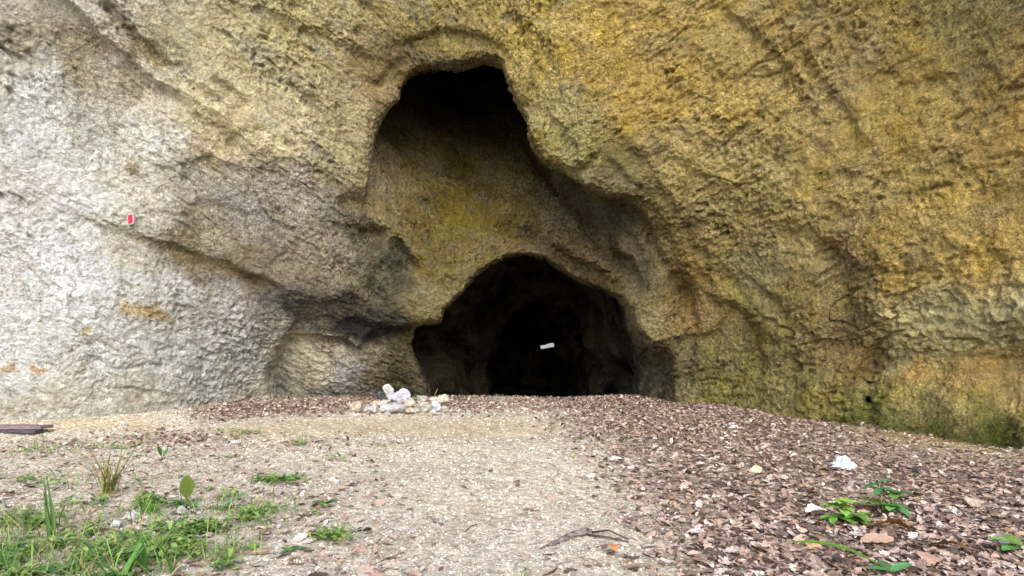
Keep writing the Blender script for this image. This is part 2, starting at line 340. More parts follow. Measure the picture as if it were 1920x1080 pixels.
for ax in range(3):
    o = [k for k in range(3) if k != ax]
    sl0 = [slice(None)] * 3; sl1 = [slice(None)] * 3; sl0[ax] = slice(0, -1); sl1[ax] = slice(1, None)
    E = neg[tuple(sl0)] != neg[tuple(sl1)]; e = np.argwhere(E)
    ok = (e[:, o[0]] > 0) & (e[:, o[1]] > 0) & (e[:, o[0]] < act.shape[o[0]]) & (e[:, o[1]] < act.shape[o[1]]); e = e[ok]
    def cell(d0, d1):
        c = e.copy(); c[:, o[0]] -= d0; c[:, o[1]] -= d1; return vid[c[:, 0], c[:, 1], c[:, 2]]
    Q = np.stack([cell(1, 1), cell(0, 1), cell(0, 0), cell(1, 0)], 1)
    s = neg[e[:, 0], e[:, 1], e[:, 2]]
    flip = s if ax != 1 else ~s
    Q[flip] = Q[flip][:, ::-1]; quads.append(Q)
Q = np.concatenate(quads); Q = Q[(Q >= 0).all(1)]
tmp = fast_mesh('cliff_raw', V, Q, None)
md = tmp.modifiers.new('s', 'SUBSURF'); md.levels = 2; md.render_levels = 2; md.subdivision_type = 'CATMULL_CLARK'
dg = bpy.context.evaluated_depsgraph_get(); me = bpy.data.meshes.new_from_object(tmp.evaluated_get(dg))
bpy.data.objects.remove(tmp)
n = len(me.vertices); V = np.empty(n * 3, np.float32); me.vertices.foreach_get('co', V); V = V.reshape(-1, 3).astype(np.float64)
N = np.empty(n * 3, np.float32); me.vertex_normals.foreach_get('vector', N); N = N.reshape(-1, 3)
print('cliff verts', n, 'mean normal y (want < 0):', N[:, 1].mean())
if N[:, 1].mean() > 0: me.flip_normals(); N = -N
PX = CX + FP * V[:, 0] / V[:, 1]; PY = CY - FP * (V[:, 2] - H) / V[:, 1]
# relief of the rock itself; beds dip to the right on the left wall, to the left on the right wall
leftness = 1 - ss(-1.5, 1.0, V[:, 0])
c1, s1 = math.cos(R(33)), math.sin(R(33))
Pl = np.stack([(V[:, 0] * c1 - V[:, 2] * s1) * .40, V[:, 1] * .7, (V[:, 0] * s1 + V[:, 2] * c1) * 1.25], 1)
c2, s2 = math.cos(R(-28)), math.sin(R(-28))
Pr = np.stack([(V[:, 0] * c2 - V[:, 2] * s2) * .55, V[:, 1] * .55, (V[:, 0] * s2 + V[:, 2] * c2) * 1.15], 1)
Pm = Pl * leftness[:, None] + Pr * (1 - leftness[:, None])
smooth_white = ss(420, 520, PY + 0 * PX) * (1 - ss(420, 560, PX))
deep = ss(9.9, 11.5, V[:, 1])
amp = 1 - .15 * smooth_white
disp = .035 * fbm(V, 1.0, 2) * amp
rough_zone = np.clip(.72 + 1.9 * fbm(V, 1.1, 3, off=21.0), .12, 1.5)
disp += .034 * fbm(Pm, .5, 5, False, 3.0) * amp * (1 - .35 * deep) + .014 * fbm(Pm, .30, 3, True, 6.0) * amp
bil = 1 - 2 * np.abs(fbm(Pm, .17, 3, False, 8.0)); disp += .030 * (.8 - bil) * rough_zone          # knobs parted by thin joints
disp += .024 * fbm(Pm, .12, 3, False, 13.0) + .034 * fbm(V, .06, 2, off=2.0) * rough_zone
disp -= .045 * ss(.22, .55, fbm(Pm, .10, 2, False, 55.0)) * rough_zone * (1 - .5 * smooth_white) + .07 * ss(.3, .6, fbm(Pm, .26, 3, False, 65.0)) * rough_zone
disp *= 1 - .75 * ss(11.2, 12.5, V[:, 1])
dark_rough = np.exp(-((PX - 640) / 120) ** 2 - ((PY - 520) / 110) ** 2); disp += .06 * fbm(V, .22, 4, False, 33.0) * dark_rough
rg = fbm(Pm, .6, 3, off=40.0); disp -= .05 * np.clip(.07 - np.abs(rg), 0, .07) / .07 * amp * ss(.0, .25, fbm(V, 1.6, 2, off=50.0))   # cracks
V2 = V + N * (disp - .03)[:, None]
me.vertices.foreach_set('co', V2.astype(np.float32).ravel())
# mineral colour of the rock, zone by zone (sRGB of the stone, some recess shade mixed in)
CP = [(50, 450, 205, 203, 202), (50, 650, 208, 206, 204), (200, 520, 202, 200, 200), (350, 650, 196, 194, 192), (450, 660, 185, 183, 178), (100, 350, 205, 200, 195), (20, 240, 190, 188, 182), (200, 600, 205, 203, 203), (60, 750, 196, 192, 180),
 (300, 740, 190, 187, 175), (250, 130, 166, 150, 112), (60, 60, 180, 166, 132), (150, 110, 166, 150, 112), (190, 230, 178, 172, 155), (0, 120, 200, 194, 176), (120, 10, 196, 188, 164), (10, 20, 190, 182, 160), (60, 160, 200, 196, 186), (220, 90, 205, 195, 165), (300, 180, 205, 195, 165), (270, 230, 205, 200, 180), (330, 100, 168, 158, 112), (450, 60, 178, 168, 122), (600, 60, 172, 160, 108), (420, 240, 196, 178, 136), (380, 190, 190, 175, 135), (540, 180, 174, 166, 130), (640, 170, 160, 148, 115), (520, 270, 186, 172, 135),
 (280, 330, 198, 190, 168), (285, 270, 212, 206, 190), (360, 350, 158, 153, 145), (450, 390, 160, 156, 146), (560, 350, 165, 160, 150), (560, 430, 150, 144, 130), (250, 400, 192, 186, 166), (180, 400, 204, 201, 196), (200, 300, 200, 196, 186), (300, 540, 196, 193, 188), (420, 590, 190, 187, 184), (120, 480, 205, 204, 203), (340, 460, 125, 108, 70), (450, 505, 138, 124, 92), (250, 445, 186, 178, 152), (400, 440, 165, 155, 130), (520, 480, 135, 125, 100),
 (560, 560, 98, 94, 84), (640, 590, 84, 82, 78), (720, 590, 100, 94, 76), (500, 560, 128, 125, 118), (420, 560, 172, 170, 165), (600, 520, 130, 122, 105), (620, 470, 150, 142, 120),
 (600, 680, 206, 198, 172), (540, 720, 200, 195, 176), (660, 720, 186, 186, 188), (700, 680, 160, 152, 130), (740, 710, 132, 122, 88), (560, 660, 208, 200, 172),
 (720, 510, 78, 82, 60), (680, 490, 96, 100, 80), (740, 540, 90, 92, 58), (690, 430, 100, 92, 72), (650, 420, 120, 112, 92), (660, 300, 165, 155, 120), (690, 370, 160, 142, 104), (740, 420, 165, 142, 90), (790, 590, 165, 150, 100), (700, 130, 140, 122, 80), (730, 180, 135, 115, 75), (760, 110, 130, 112, 72),
 (850, 30, 172, 152, 88), (830, 95, 150, 135, 68), (970, 40, 190, 168, 90), (1000, 110, 180, 158, 82), (740, 30, 165, 150, 95), (1040, 200, 168, 154, 96), (1080, 270, 155, 148, 90),
 (1100, 130, 180, 152, 68), (1200, 80, 176, 148, 76), (1200, 200, 180, 150, 66), (1350, 60, 166, 144, 80), (1500, 40, 166, 142, 80), (1480, 200, 172, 150, 90), (1330, 230, 180, 155, 82), (1250, 330, 168, 148, 86), (1180, 330, 140, 128, 80), (1400, 330, 178, 158, 96), (1550, 320, 174, 150, 84), (1700, 100, 178, 152, 84), (1800, 60, 165, 148, 92), (1700, 250, 180, 154, 86), (1880, 200, 180, 150, 82), (1750, 380, 184, 158, 88), (1880, 420, 172, 144, 74), (1620, 440, 156, 132, 74), (1500, 450, 160, 140, 84),
 (1350, 420, 150, 132, 82), (1300, 500, 150, 126, 74), (1300, 600, 138, 114, 68), (1260, 590, 130, 110, 66), (1420, 520, 155, 142, 92), (1500, 580, 140, 122, 70), (1600, 560, 154, 132, 80), (1680, 500, 168, 142, 80), (1850, 530, 172, 142, 70), (1750, 612, 210, 194, 140), (1880, 595, 216, 202, 148), (1810, 600, 212, 198, 146), (1690, 630, 200, 186, 142), (1680, 650, 184, 172, 124), (1840, 690, 200, 162, 92), (1720, 690, 194, 156, 84), (1920, 740, 190, 160, 98), (1700, 760, 168, 152, 90), (1620, 660, 122, 100, 62), (1560, 640, 132, 110, 66),
 (1750, 800, 92, 98, 42), (1860, 815, 92, 98, 40), (1650, 790, 120, 122, 60), (1800, 760, 150, 140, 80), (1550, 740, 150, 136, 66), (1400, 700, 128, 122, 56), (1450, 660, 126, 114, 58), (1350, 760, 132, 122, 66), (1300, 680, 92, 88, 48), (1480, 760, 138, 128, 62), (1230, 700, 96, 84, 44),
 (750, 350, 152, 130, 70), (850, 400, 158, 138, 58), (950, 440, 150, 128, 64), (800, 500, 158, 136, 76), (900, 330, 138, 122, 54), (1050, 440, 110, 94, 58), (850, 250, 130, 118, 58), (980, 300, 140, 122, 54), (1150, 420, 84, 80, 60), (1120, 500, 112, 94, 60), (1200, 500, 100, 90, 54), (1220, 610, 140, 128, 86), (1170, 350, 108, 98, 62), (720, 280, 130, 115, 70), (850, 150, 70, 62, 44), (1250, 470, 130, 112, 66)]
CP = np.array(CP, float)
_g = CP[:, 2:].mean(1)[:, None]; _l = ((1 - ss(520, 700, CP[:, 0])) * (1 - ss(470, 560, CP[:, 1])))[:, None]
CP[:, 2:] = CP[:, 2:] * (1 - (.38 - .2 * ss(250, 420, CP[:, 0])[:, None]) * _l) + _g * (.38 - .2 * ss(250, 420, CP[:, 0])[:, None]) * _l * 1.12
_u = (ss(300, 360, CP[:, 0]) * (1 - ss(640, 760, CP[:, 0])) * (1 - ss(280, 420, CP[:, 1])))[:, None]; CP[:, 2:] *= 1 + _u * np.array([.13, .13, .09])
_r = ss(640, 760, CP[:, 0])[:, None]; CP[:, 2:] *= 1 + _r * np.array([.0, .012, -.05]); CP[:, 2:] *= 1 + .10 * ss(1000, 1400, CP[:, 0])[:, None]
wx = PX + 70 * fbm(V, .6, 4, off=60.0) ; wy = PY + 70 * fbm(V, .6, 4, off=70.0)
den = np.zeros(n); colr = np.zeros((n, 3)); LC = lin(CP[:, 2:])
for k in range(len(CP)):
    r2 = ((wx - CP[k, 0]) ** 2 + (wy - CP[k, 1]) ** 2) / 2400 + .6
    wgt = 1 / r2 ** 2.6; den += wgt; colr += wgt[:, None] * LC[k]
colr /= den[:, None]
whi = ss(.28, .5, colr[:, 2])[:, None]; colr = colr * (1 + .26 * whi) * (1 - whi * np.array([.05, .0, -.03]))
pan = (ss(690, 740, PX) * (1 - ss(1180, 1240, PX)) * ss(8.9, 9.5, V[:, 1]))[:, None]; colr = colr * (1 - pan * np.array([.46, .45, .56]))  # recess panel darkened in colour to deepen its shade
leftness_inv = 1 - leftness; mot = fbm(Pm, .34, 4, off=120.0); mo2 = fbm(Pm, .10, 3, off=130.0)
ylw = (ss(.1, .5, mot) * leftness_inv)[:, None]; colr = colr * (1 - ylw * np.array([-.04, .0, .26])); gry = (ss(.05, .4, -mot) * (1 - .65 * ss(900, 1300, PX)))[:, None]
lum = colr.mean(1)[:, None]; colr = colr * (1 - .42 * gry) + lum * .42 * gry * np.array([.92, .95, .88])
colr *= (1 + .34 * mo2 * (1 - .5 * whi[:, 0]))[:, None]
# lichen, moss and clay marks, plus painted dimness on the ribs, with outlines of their own
_sx, _sy = 12 * fbm(V, .2, 3, off=80.0) + 9 * fbm(V, .07, 2, off=85.0), 12 * fbm(V, .2, 3, off=90.0) + 9 * fbm(V, .07, 2, off=95.0)
def stain_or_shade(poly, rgb, soft=6, strength=.85):
    global colr
    d, _, ins = polydist(poly, PX + _sx, PY + _sy)
    sd = np.where(ins, -d, d); m = (1 - ss(-soft, soft, sd)) * strength
    colr = colr * (1 - m[:, None]) + lin(rgb) * m[:, None]
near = V[:, 1] < 10.4
stain_or_shade([(218, 568), (250, 566), (300, 576), (322, 594), (310, 602), (270, 592), (228, 584)], (196, 168, 112), 5)
stain_or_shade([(152, 616), (168, 614), (172, 624), (156, 626)], (196, 178, 120), 3); stain_or_shade([(0, 684), (30, 684), (40, 694), (0, 696)], (196, 168, 122), 4); stain_or_shade([(56, 690), (90, 688), (92, 698), (60, 702)], (205, 160, 100), 3)
stain_or_shade([(234, 302), (250, 296), (264, 312), (256, 326), (238, 318)], (150, 136, 70), 5, .7)
stain_or_shade([(200, 425), (290, 452), (360, 470), (500, 520), (520, 545), (420, 515), (300, 470)], (112, 94, 52), 8, .75)
stain_or_shade([(190, 5), (260, 62), (318, 128), (300, 128), (240, 75)], (120, 104, 50), 5, .7)
stain_or_shade([(520, 560), (580, 545), (640, 540), (690, 556), (775, 596), (770, 622), (710, 640), (660, 650), (620, 628), (560, 612)], (46, 46, 46), 14, .95)
stain_or_shade([(700, 440), (760, 460), (770, 520), (750, 570), (700, 570), (690, 500)], (48, 54, 38), 12, .92)
stain_or_shade([(996, 270), (1050, 340), (1120, 388), (1180, 408), (1222, 470), (1245, 545), (1215, 560), (1190, 520), (1140, 470), (1080, 425), (1030, 370)], (78, 72, 48), 20, .7)
stain_or_shade([(1190, 640), (1255, 650), (1262, 760), (1190, 760)], (74, 64, 40), 14, .8)  # dim light on the recessed ribs painted in as dark brown
stain_or_shade([(470, 545), (560, 560), (640, 575), (640, 600), (560, 590), (490, 570)], (76, 75, 72), 22, .75)
for dx, dy, ln, sc_ in [(1120, 560, 50, 3), (1300, 640, 60, 4), (1402, 600, 90, 5), (1500, 690, 70, 4), (1590, 700, 70, 5), (1660, 700, 60, 4), (1330, 470, 60, 4), (620, 640, 50, 4), (1230, 250, 60, 5), (1460, 250, 70, 6), (1700, 470, 60, 5), (1000, 120, 50, 4)]:
    stain_or_shade([(dx - sc_, dy), (dx + sc_, dy), (dx + sc_ * 2.2, dy + ln * .6), (dx + 2, dy + ln), (dx - sc_ * 1.6, dy + ln * .5)], (86, 76, 50), 5, .55)
stain_or_shade([(650, 400), (690, 390), (700, 420), (660, 450), (640, 430)], (70, 66, 54), 12, .6)
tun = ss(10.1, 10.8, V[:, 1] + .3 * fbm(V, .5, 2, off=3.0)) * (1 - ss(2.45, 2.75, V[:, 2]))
inside = np.maximum(ss(11.6, 13.5, V[:, 1]), tun)     # near-black shade of cave and upper hollow painted into the rock
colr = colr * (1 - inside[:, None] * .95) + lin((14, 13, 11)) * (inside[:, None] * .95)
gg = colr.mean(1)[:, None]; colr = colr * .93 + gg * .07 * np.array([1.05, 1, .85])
colr *= (1 + .22 * fbm(V, .3, 3, off=100.0))[:, None]
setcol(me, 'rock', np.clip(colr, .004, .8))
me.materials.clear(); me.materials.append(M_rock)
me.polygons.foreach_set('use_smooth', np.ones(len(me.polygons), bool))
cliff = bpy.data.objects.new('cliff', me); COL.objects.link(cliff)
tag(cliff, 'pale grey and ochre rock cliff with a two storey cave mouth', 'cliff', None, 'structure')

# ------------------------------------------------------------------ the ground: one sheet from behind the camera into the cave
def gz0(x, y):
    z = .15 * ss(4, 10, y)
    ins = ss(-2.6, -1.2, x) * (1 - ss(2.0, 3.4, x)); z = z - .95 * ss(10.6, 13.2, y) * ins
    z = z + .10 * ss(3.0, 6.5, x) * ss(3, 6, y)
    z = z + .03 * np.sin(x * 1.3 + y * .6) * ss(2, 5, np.abs(x - .2)) + .018 * np.sin(x * 2.7 - y * 2.1)
    z = z - .045 * np.exp(-((y - 7.0 - .1 * x) / .45) ** 2) * (1 - ss(.4, 1.6, x))
    return z
def gp(px, py):
    Y = 5.0
    for _ in range(30): Y = Y * .4 + .6 * (H - gz((px - CX) * Y / FP, Y)) * FP / (py - CY)
    x = (px - CX) * Y / FP; return Vector((x, Y, gz(x, Y)))
def warp(lo, hi, step, far, n=26):
    core = np.arange(lo, hi + 1e-6, step); e = np.geomspace(step, far, n).cumsum(); e = e[e < far]
    return np.concatenate([lo - e[::-1], core, hi + e])
gx_ = warp(-7.5, 6.5, .028, 120); gy_ = warp(2.2, 11.5, .028, 120)
A, B = np.meshgrid(gx_, gy_, indexing='ij'); ga, gb = A.shape
G = np.stack([A.ravel(), B.ravel(), np.zeros(A.size)], 1)
nearw = np.exp(-np.clip(np.maximum(np.abs(G[:, 0]) - 7, G[:, 1] - 11.5), 0, None) / 2)
G[:, 2] = gz0(G[:, 0], G[:, 1])
relief = .022 * fbm(G * [1, 1, 0], .5, 3) + .012 * fbm(G * [1, 1, 0] + 3, .09, 3, True)
G[:, 2] += relief * nearw
Gz = G[:, 2].reshape(ga, gb)
def gzv(x, y):
    i = np.clip(np.searchsorted(gx_, x) - 1, 0, ga - 2); j = np.clip(np.searchsorted(gy_, y) - 1, 0, gb - 2)
    a = (x - gx_[i]) / (gx_[i + 1] - gx_[i]); b = (y - gy_[j]) / (gy_[j + 1] - gy_[j])
    return Gz[i, j] * (1 - a) * (1 - b) + Gz[i + 1, j] * a * (1 - b) + Gz[i, j + 1] * (1 - a) * b + Gz[i + 1, j + 1] * a * b
def gz(x, y): return float(gzv(np.array([float(x)]), np.array([float(y)]))[0])
idx = np.arange(ga * gb).reshape(ga, gb)
Fq = np.stack([idx[:-1, :-1], idx[1:, :-1], idx[1:, 1:], idx[:-1, 1:]], -1).reshape(-1, 4)
ground = fast_mesh('ground', G, Fq, M_ground)
gyc = np.maximum(G[:, 1], .6)
gpx = CX + FP * G[:, 0] / gyc; gpy = CY + FP * (H - G[:, 2]) / gyc
def litter(px, py):
    """how thickly dead leaves cover the ground (0..1)"""
    edge = np.interp(py, [740, 780, 850, 950, 1080, 1500], [1040, 1060, 1120, 1210, 1290, 1400])
    a = .07 * ss(-420, -150, px - edge) * ss(830, 880, py) + .93 * ss(-130, 190, px - edge)
    strip = np.exp(-((py - np.interp(px, [300, 480, 700, 900, 1100], [784, 764, 754, 756, 760])) / 15) ** 2) * ss(330, 420, px) * (1 - .6 * np.exp(-((px - 960) / 80) ** 2))
    b = .20 * (1 - ss(560, 900, px)) * ss(800, 850, py)
    c = .7 * np.exp(-((px - 320) / 90) ** 2 - ((py - 825) / 14) ** 2) + .6 * np.exp(-((px - 90) / 70) ** 2 - ((py - 832) / 12) ** 2)
    sandy = 1 - .85 * np.exp(-((px - 1750) / 260) ** 2 - ((py - 818 - (px - 1700) * .12) / 22) ** 2)
    heap = 1 - .93 * np.exp(-((px - 752) / 95) ** 4 - ((py - 768) / 17) ** 4)
    return np.clip(np.maximum.reduce([a, strip, b, c]) * sandy * heap * (1 - np.exp(-((px - 1096) / 100) ** 4 - ((py - 1008) / 22) ** 4)), 0, 1)
L = litter(gpx + 40 * fbm(G * [1, 1, 0], .8, 3, off=4.), gpy)
soil = np.tile(lin((192, 184, 168)), (len(G), 1))
nz = fbm(G * [1, 1, 0], 1.1, 3, off=14.)[:, None]
soil = soil * (1 + .18 * nz)
pale = (np.exp(-((gpy - 805) / 20) ** 2) * ss(330, 480, gpx) * (1 - ss(1000, 1120, gpx)))[:, None]
soil = soil * (1 - pale) + lin((178, 167, 144)) * pale
ochre = (np.exp(-((gpy - 795) / 14) ** 2) * (1 - ss(240, 340, gpx)))[:, None]
soil = soil * (1 - ochre) + lin((198, 184, 152)) * ochre
soil = soil * (1 - .85 * L[:, None]) + lin((142, 126, 114)) * .85 * L[:, None]
sand = (np.exp(-((gpx - 1760) / 240) ** 2 - ((gpy - 818 - (gpx - 1700) * .12) / 22) ** 2))[:, None]
soil = soil * (1 - sand) + lin((150, 130, 90)) * sand
incave = ss(10.9, 12.0, G[:, 1])[:, None]; soil = soil * (1 - incave) + lin((44, 39, 31)) * incave  # darkness of the cave painted into the floor colour
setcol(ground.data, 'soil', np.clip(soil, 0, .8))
tag(ground, None, None, None, 'structure')
cliffV = V2
# cliff foot: how far the ground is free of rock, per azimuth column
fm = np.abs(V2[:, 2] - .12) < .12; az = V2[fm, 0] / V2[fm, 1]; dist = V2[fm, 1]
bins = np.linspace(-1.2, 1.1, 231); foot = np.full(230, 30.0)
bi = np.digitize(az, bins) - 1; okb = (bi >= 0) & (bi < 230); np.minimum.at(foot, bi[okb], dist[okb])
def free(x, y):
    b = np.clip(((x / np.maximum(y, .5) + 1.2) / 2.3 * 230).astype(int), 0, 229); return y < foot[b] - .02

# ------------------------------------------------------------------ leaf litter and gravel (nobody could count them)
def scatter(name, tmpl, tris, pos, rot, scl, colrs, attr, mat, smooth=False):
    nT = len(tmpl); K = len(pos)
    P = tmpl[None] * scl[:, None, :]
    P = np.einsum('kij,kvj->kvi', rot, P) + pos[:, None, :]
    Fc = (tris[None] + (np.arange(K) * nT)[:, None, None]).reshape(-1, 3)
    o = fast_mesh(name, P.reshape(-1, 3), Fc, mat, smooth); setcol(o.data, attr, np.repeat(colrs, nT, 0)); return o
def rots(K, tilt):
    a = rng.uniform(0, 2 * np.pi, K); b = rng.normal(0, tilt, K); c = rng.normal(0, tilt, K); z = np.zeros(K); o = np.ones(K)
    Rz = np.stack([np.cos(a), -np.sin(a), z, np.sin(a), np.cos(a), z, z, z, o], 1).reshape(-1, 3, 3)
    Rx = np.stack([o, z, z, z, np.cos(b), -np.sin(b), z, np.sin(b), np.cos(b)], 1).reshape(-1, 3, 3)
    Ry = np.stack([np.cos(c), z, np.sin(c), z, o, z, -np.sin(c), z, np.cos(c)], 1).reshape(-1, 3, 3)
    return Rz @ Rx @ Ry
def leaf_template(curl, lobes, wd):
    half = [(.0, .03), (.12, .30), (.2, .2), (.34, .52), (.42, .34), (.56, .62), (.66, .36), (.8, .42), (.92, .2), (1, .0)]
    v = []; T = []
    for x, yy in half:
        yw = yy * wd if lobes else wd * .5 * math.sin(math.pi * min(1, x * .94 + .03)) ** .8
        for s in (-1, 0, 1):
            y_ = yw * s; z = curl * (y_ / wd) ** 2 * 1.1 + .25 * curl * math.sin(x * 5) - .25 * abs(curl) * (x - .5) ** 2 * (1 if curl > 0 else -3)
            v.append((x - .5, y_, z))
    for i in range(len(half) - 1):
        for k in (0, 1):
            a = i * 3 + k; T += [(a, a + 1, a + 4), (a, a + 4, a + 3)]
    return np.array(v), np.array(T)
def rand_ground(K, ylo, yhi, p, xspan=1.15):
    y = ylo * (yhi / ylo) ** rng.uniform(0, 1, K); y = np.where(rng.random(K) < .5, rng.uniform(ylo, yhi, K), y)
    x = rng.uniform(-xspan, xspan, K) * y * .86
    z = gzv(x, y); px = CX + FP * x / y; py = CY + FP * (H - z) / y
    keep = (rng.random(K) < p(px, py, x, y)) & free(x, y)
    return np.stack([x, y, z], 1)[keep], px[keep], py[keep]
LC_ = lin(np.array([(190, 164, 150), (170, 142, 126), (208, 190, 178), (146, 118, 102), (112, 88, 76), (180, 150, 124), (82, 66, 58), (220, 208, 196), (168, 134, 96), (200, 176, 166)]))
LP = np.array([.18, .20, .08, .17, .11, .11, .07, .03, .03, .02])
for ti, (curl, lob, wd, K, smin_, smax_) in enumerate([(.16, True, .62, 17000, .04, .10), (-.14, True, .55, 16000, .04, .09), (.26, False, .5, 26000, .02, .055), (-.10, False, .36, 30000, .015, .05)]):
    tm, tr = leaf_template(curl, lob, wd)
    pos, px, py = rand_ground(K, 2.2, 11.2, lambda a, b, x, y: litter(a + rng.normal(0, 25, len(a)), b) ** 1.2)
    k = len(pos); sc = rng.uniform(smin_, smax_, k) * np.clip(1.2 - pos[:, 1] * .06, .7, 1); pos[:, 2] += .005 + rng.uniform(0, .022, k) * np.clip(litter(px, py) * 1.5, .3, 1)
    cc = LC_[rng.choice(len(LC_), k, p=LP)] * rng.uniform(.74, 1.18, k)[:, None] * np.array([1.0, .985, .975]); cc = cc * .78 + cc.mean(1)[:, None] * .22
    o = scatter('leaf_litter', tm, tr, pos, rots(k, .30), np.stack([sc, sc * rng.uniform(.7, 1.1, k), sc * rng.uniform(.4, 1.5, k)], 1), cc, 'leafcol', M_leaf)
    tag(o, 'dry brown leaf litter carpeting the ground by the cave', 'leaf litter', None, 'stuff')
tm, tr = leaf_template(.2, False, .5)
pos, px, py = rand_ground(70000, 5.0, 11.2, lambda a, b, x, y: litter(a, b) * ss(5.0, 8.5, y), .8)
k = len(pos); sc = rng.uniform(.025, .07, k); pos[:, 2] += .008 + rng.uniform(0, .02, k); cc = LC_[rng.choice(len(LC_), k, p=LP)] * rng.uniform(.6, 1.12, k)[:, None]; cc = cc * .8 + cc.mean(1)[:, None] * .2
o = scatter('leaf_litter', tm, tr, pos, rots(k, .5), np.stack([sc, sc, sc], 1), cc, 'leafcol', M_leaf); tag(o, 'small brown dead leaves drifted along the cave threshold and walls', 'leaf litter', None, 'stuff')
bm = bmesh.new(); bmesh.ops.create_icosphere(bm, subdivisions=1, radius=1); bm.verts.ensure_lookup_table()
it = np.array([v.co[:] for v in bm.verts]); it *= (1 + rng.uniform(-.25, .25, len(it)))[:, None]; itf = np.array([[v.index for v in f.verts] for f in bm.faces]); bm.free()
SC_ = lin(np.array([(198, 190, 178), (184, 175, 162), (172, 163, 151), (212, 207, 198), (160, 150, 138), (204, 196, 178), (142, 130, 118)]))
def gravel_p(px, py, x, y): return np.clip(1.05 - litter(px, py) * 1.1, .03, 1) * (1 - .75 * np.exp(-((py - 803) / 22) ** 2) * (px > 350)) * (y < 9.5)
pos, px, py = rand_ground(48000, 2.3, 9.5, gravel_p)
k = len(pos); sz = .0035 + .0085 * rng.random(k) ** 2.5 + .012 * (rng.random(k) < .02) * rng.random(k); sz *= np.clip(pos[:, 1] / 5, .8, 1.5); pos[:, 2] += sz * .1
o = scatter('gravel', it, itf, pos, rots(k, .5), np.stack([sz * rng.uniform(.8, 1.5, k), sz, sz * rng.uniform(.4, .8, k)], 1), SC_[rng.integers(0, len(SC_), k)] * rng.uniform(.8, 1.1, k)[:, None], 'stonecol', M_peb)
tag(o, 'pale loose gravel strewn over the bare earth path', 'gravel', None, 'stuff')

# ------------------------------------------------------------------ vegetation
M_green = attr_material('green_leaf', 'leafcol', .6, .35, (.8, 1.2), 50, .3)
class LM:
    """collects blades and leaves, with a colour per vertex"""
    def __init__(s): s.v, s.f, s.c = [], [], []
    def blade(s, p0, dirn, L, wd, bend, col, seg=5, fold=.25, shape=None):
        d = Vector(dirn).normalized(); side = d.cross(Vector((0, 0, 1)));
        if side.length < .1: a = random.uniform(0, 6.28); side = Vector((math.cos(a), math.sin(a), 0))
        side.normalize(); b = len(s.v); p = Vector(p0); out = Vector((d.x, d.y, 0)); out = out.normalized() if out.length > 1e-3 else side.cross(Vector((0, 0, 1)))
        for i in range(seg + 1):
            t = i / seg; ww = wd * (shape(t) if shape else (1 - t) ** .6 * min(1, .5 + t * 2))
            nrm = side.cross(d).normalized()
            for q in (-1, 0, 1): s.v.append(p + side * ww * q * .5 + nrm * abs(q) * ww * fold); s.c.append(col * (1 - .15 * (q == 0)))
            d = (d + Vector((0, 0, -1)) * bend / seg + out * bend * .6 / seg).normalized(); p = p + d * L / seg
        for i in range(seg):
            for q in (0, 1): a = b + i * 3 + q; s.f += [(a, a + 1, a + 4, a + 3)]
    def build(s, name, mat=None, parent=None, origin=None):
        v = s.v if origin is None else [q - Vector(origin) for q in s.v]
        o = link_mesh(name, v, s.f, mat or M_green, parent); setcol(o.data, 'leafcol', np.array(s.c)); 
        if origin is not None and parent is None: o.location = origin
        return o
def gcol(base, v=.2): return lin(base) * random.uniform(1 - v, 1 + v)
oval = lambda t: max(.05, math.sin(math.pi * min(1, .06 + t * .94)) ** .7)
spoon = lambda t: .12 if t < .35 else max(.05, math.sin(math.pi * min(1, (t - .35) / .65 * .9 + .1)) ** .6)
lance = lambda t: max(.04, math.sin(math.pi * min(1, .12 + t * .88)))
G1, G2, G3, DRY = (118, 150, 74), (88, 126, 74), (142, 166, 90), (176, 156, 116)
# ground cover: low weeds at the lower left
cover = LM(); blades = LM()
patches = [(120, 1050, 190, 60, 620), (330, 1020, 80, 26, 300), (60, 980, 70, 22, 110), (380, 1000, 50, 14, 130), (480, 968, 48, 12, 130), (30, 1060, 80, 40, 160), (240, 1065, 110, 30, 260), (430, 935, 26, 8, 34), (140, 945, 60, 10, 60), (60, 850, 90, 8, 50), (620, 1010, 30, 8, 40), (450, 815, 50, 6, 40), (280, 945, 20, 8, 60), (20, 905, 40, 8, 30), (400, 1060, 40, 16, 60), (520, 905, 40, 6, 34), (700, 835, 40, 4, 16), (300, 905, 60, 8, 40), (560, 965, 40, 8, 24), (90, 905, 50, 8, 40), (640, 860, 30, 5, 10), (200, 842, 90, 7, 50)]
for (cx, cy, sx, sy, K) in patches:
    for _ in range(K):
        px = random.gauss(cx, sx * .55); py = random.gauss(cy, sy * .55)
        if py < 760: continue
        p = gp(px, min(py, 1150))
        if mnoise.noise(Vector((p.x * 4.5, p.y * 4.5, 1.0))) < -.07 + .1 * random.random(): continue

        for _j in range(random.choice((2, 3, 4))):
            a = random.uniform(0, 6.28); el = random.uniform(.15, 1.1)
            q = p + Vector((random.uniform(-.03, .03), random.uniform(-.03, .03), random.uniform(.005, .04)))
            cover.blade(q, (math.cos(a) * math.cos(el), math.sin(a) * math.cos(el), math.sin(el)), random.uniform(.02, .065), random.uniform(.012, .030), .6, gcol(random.choice((G1, G3, G3, G2)), .25), 3, .12, oval)
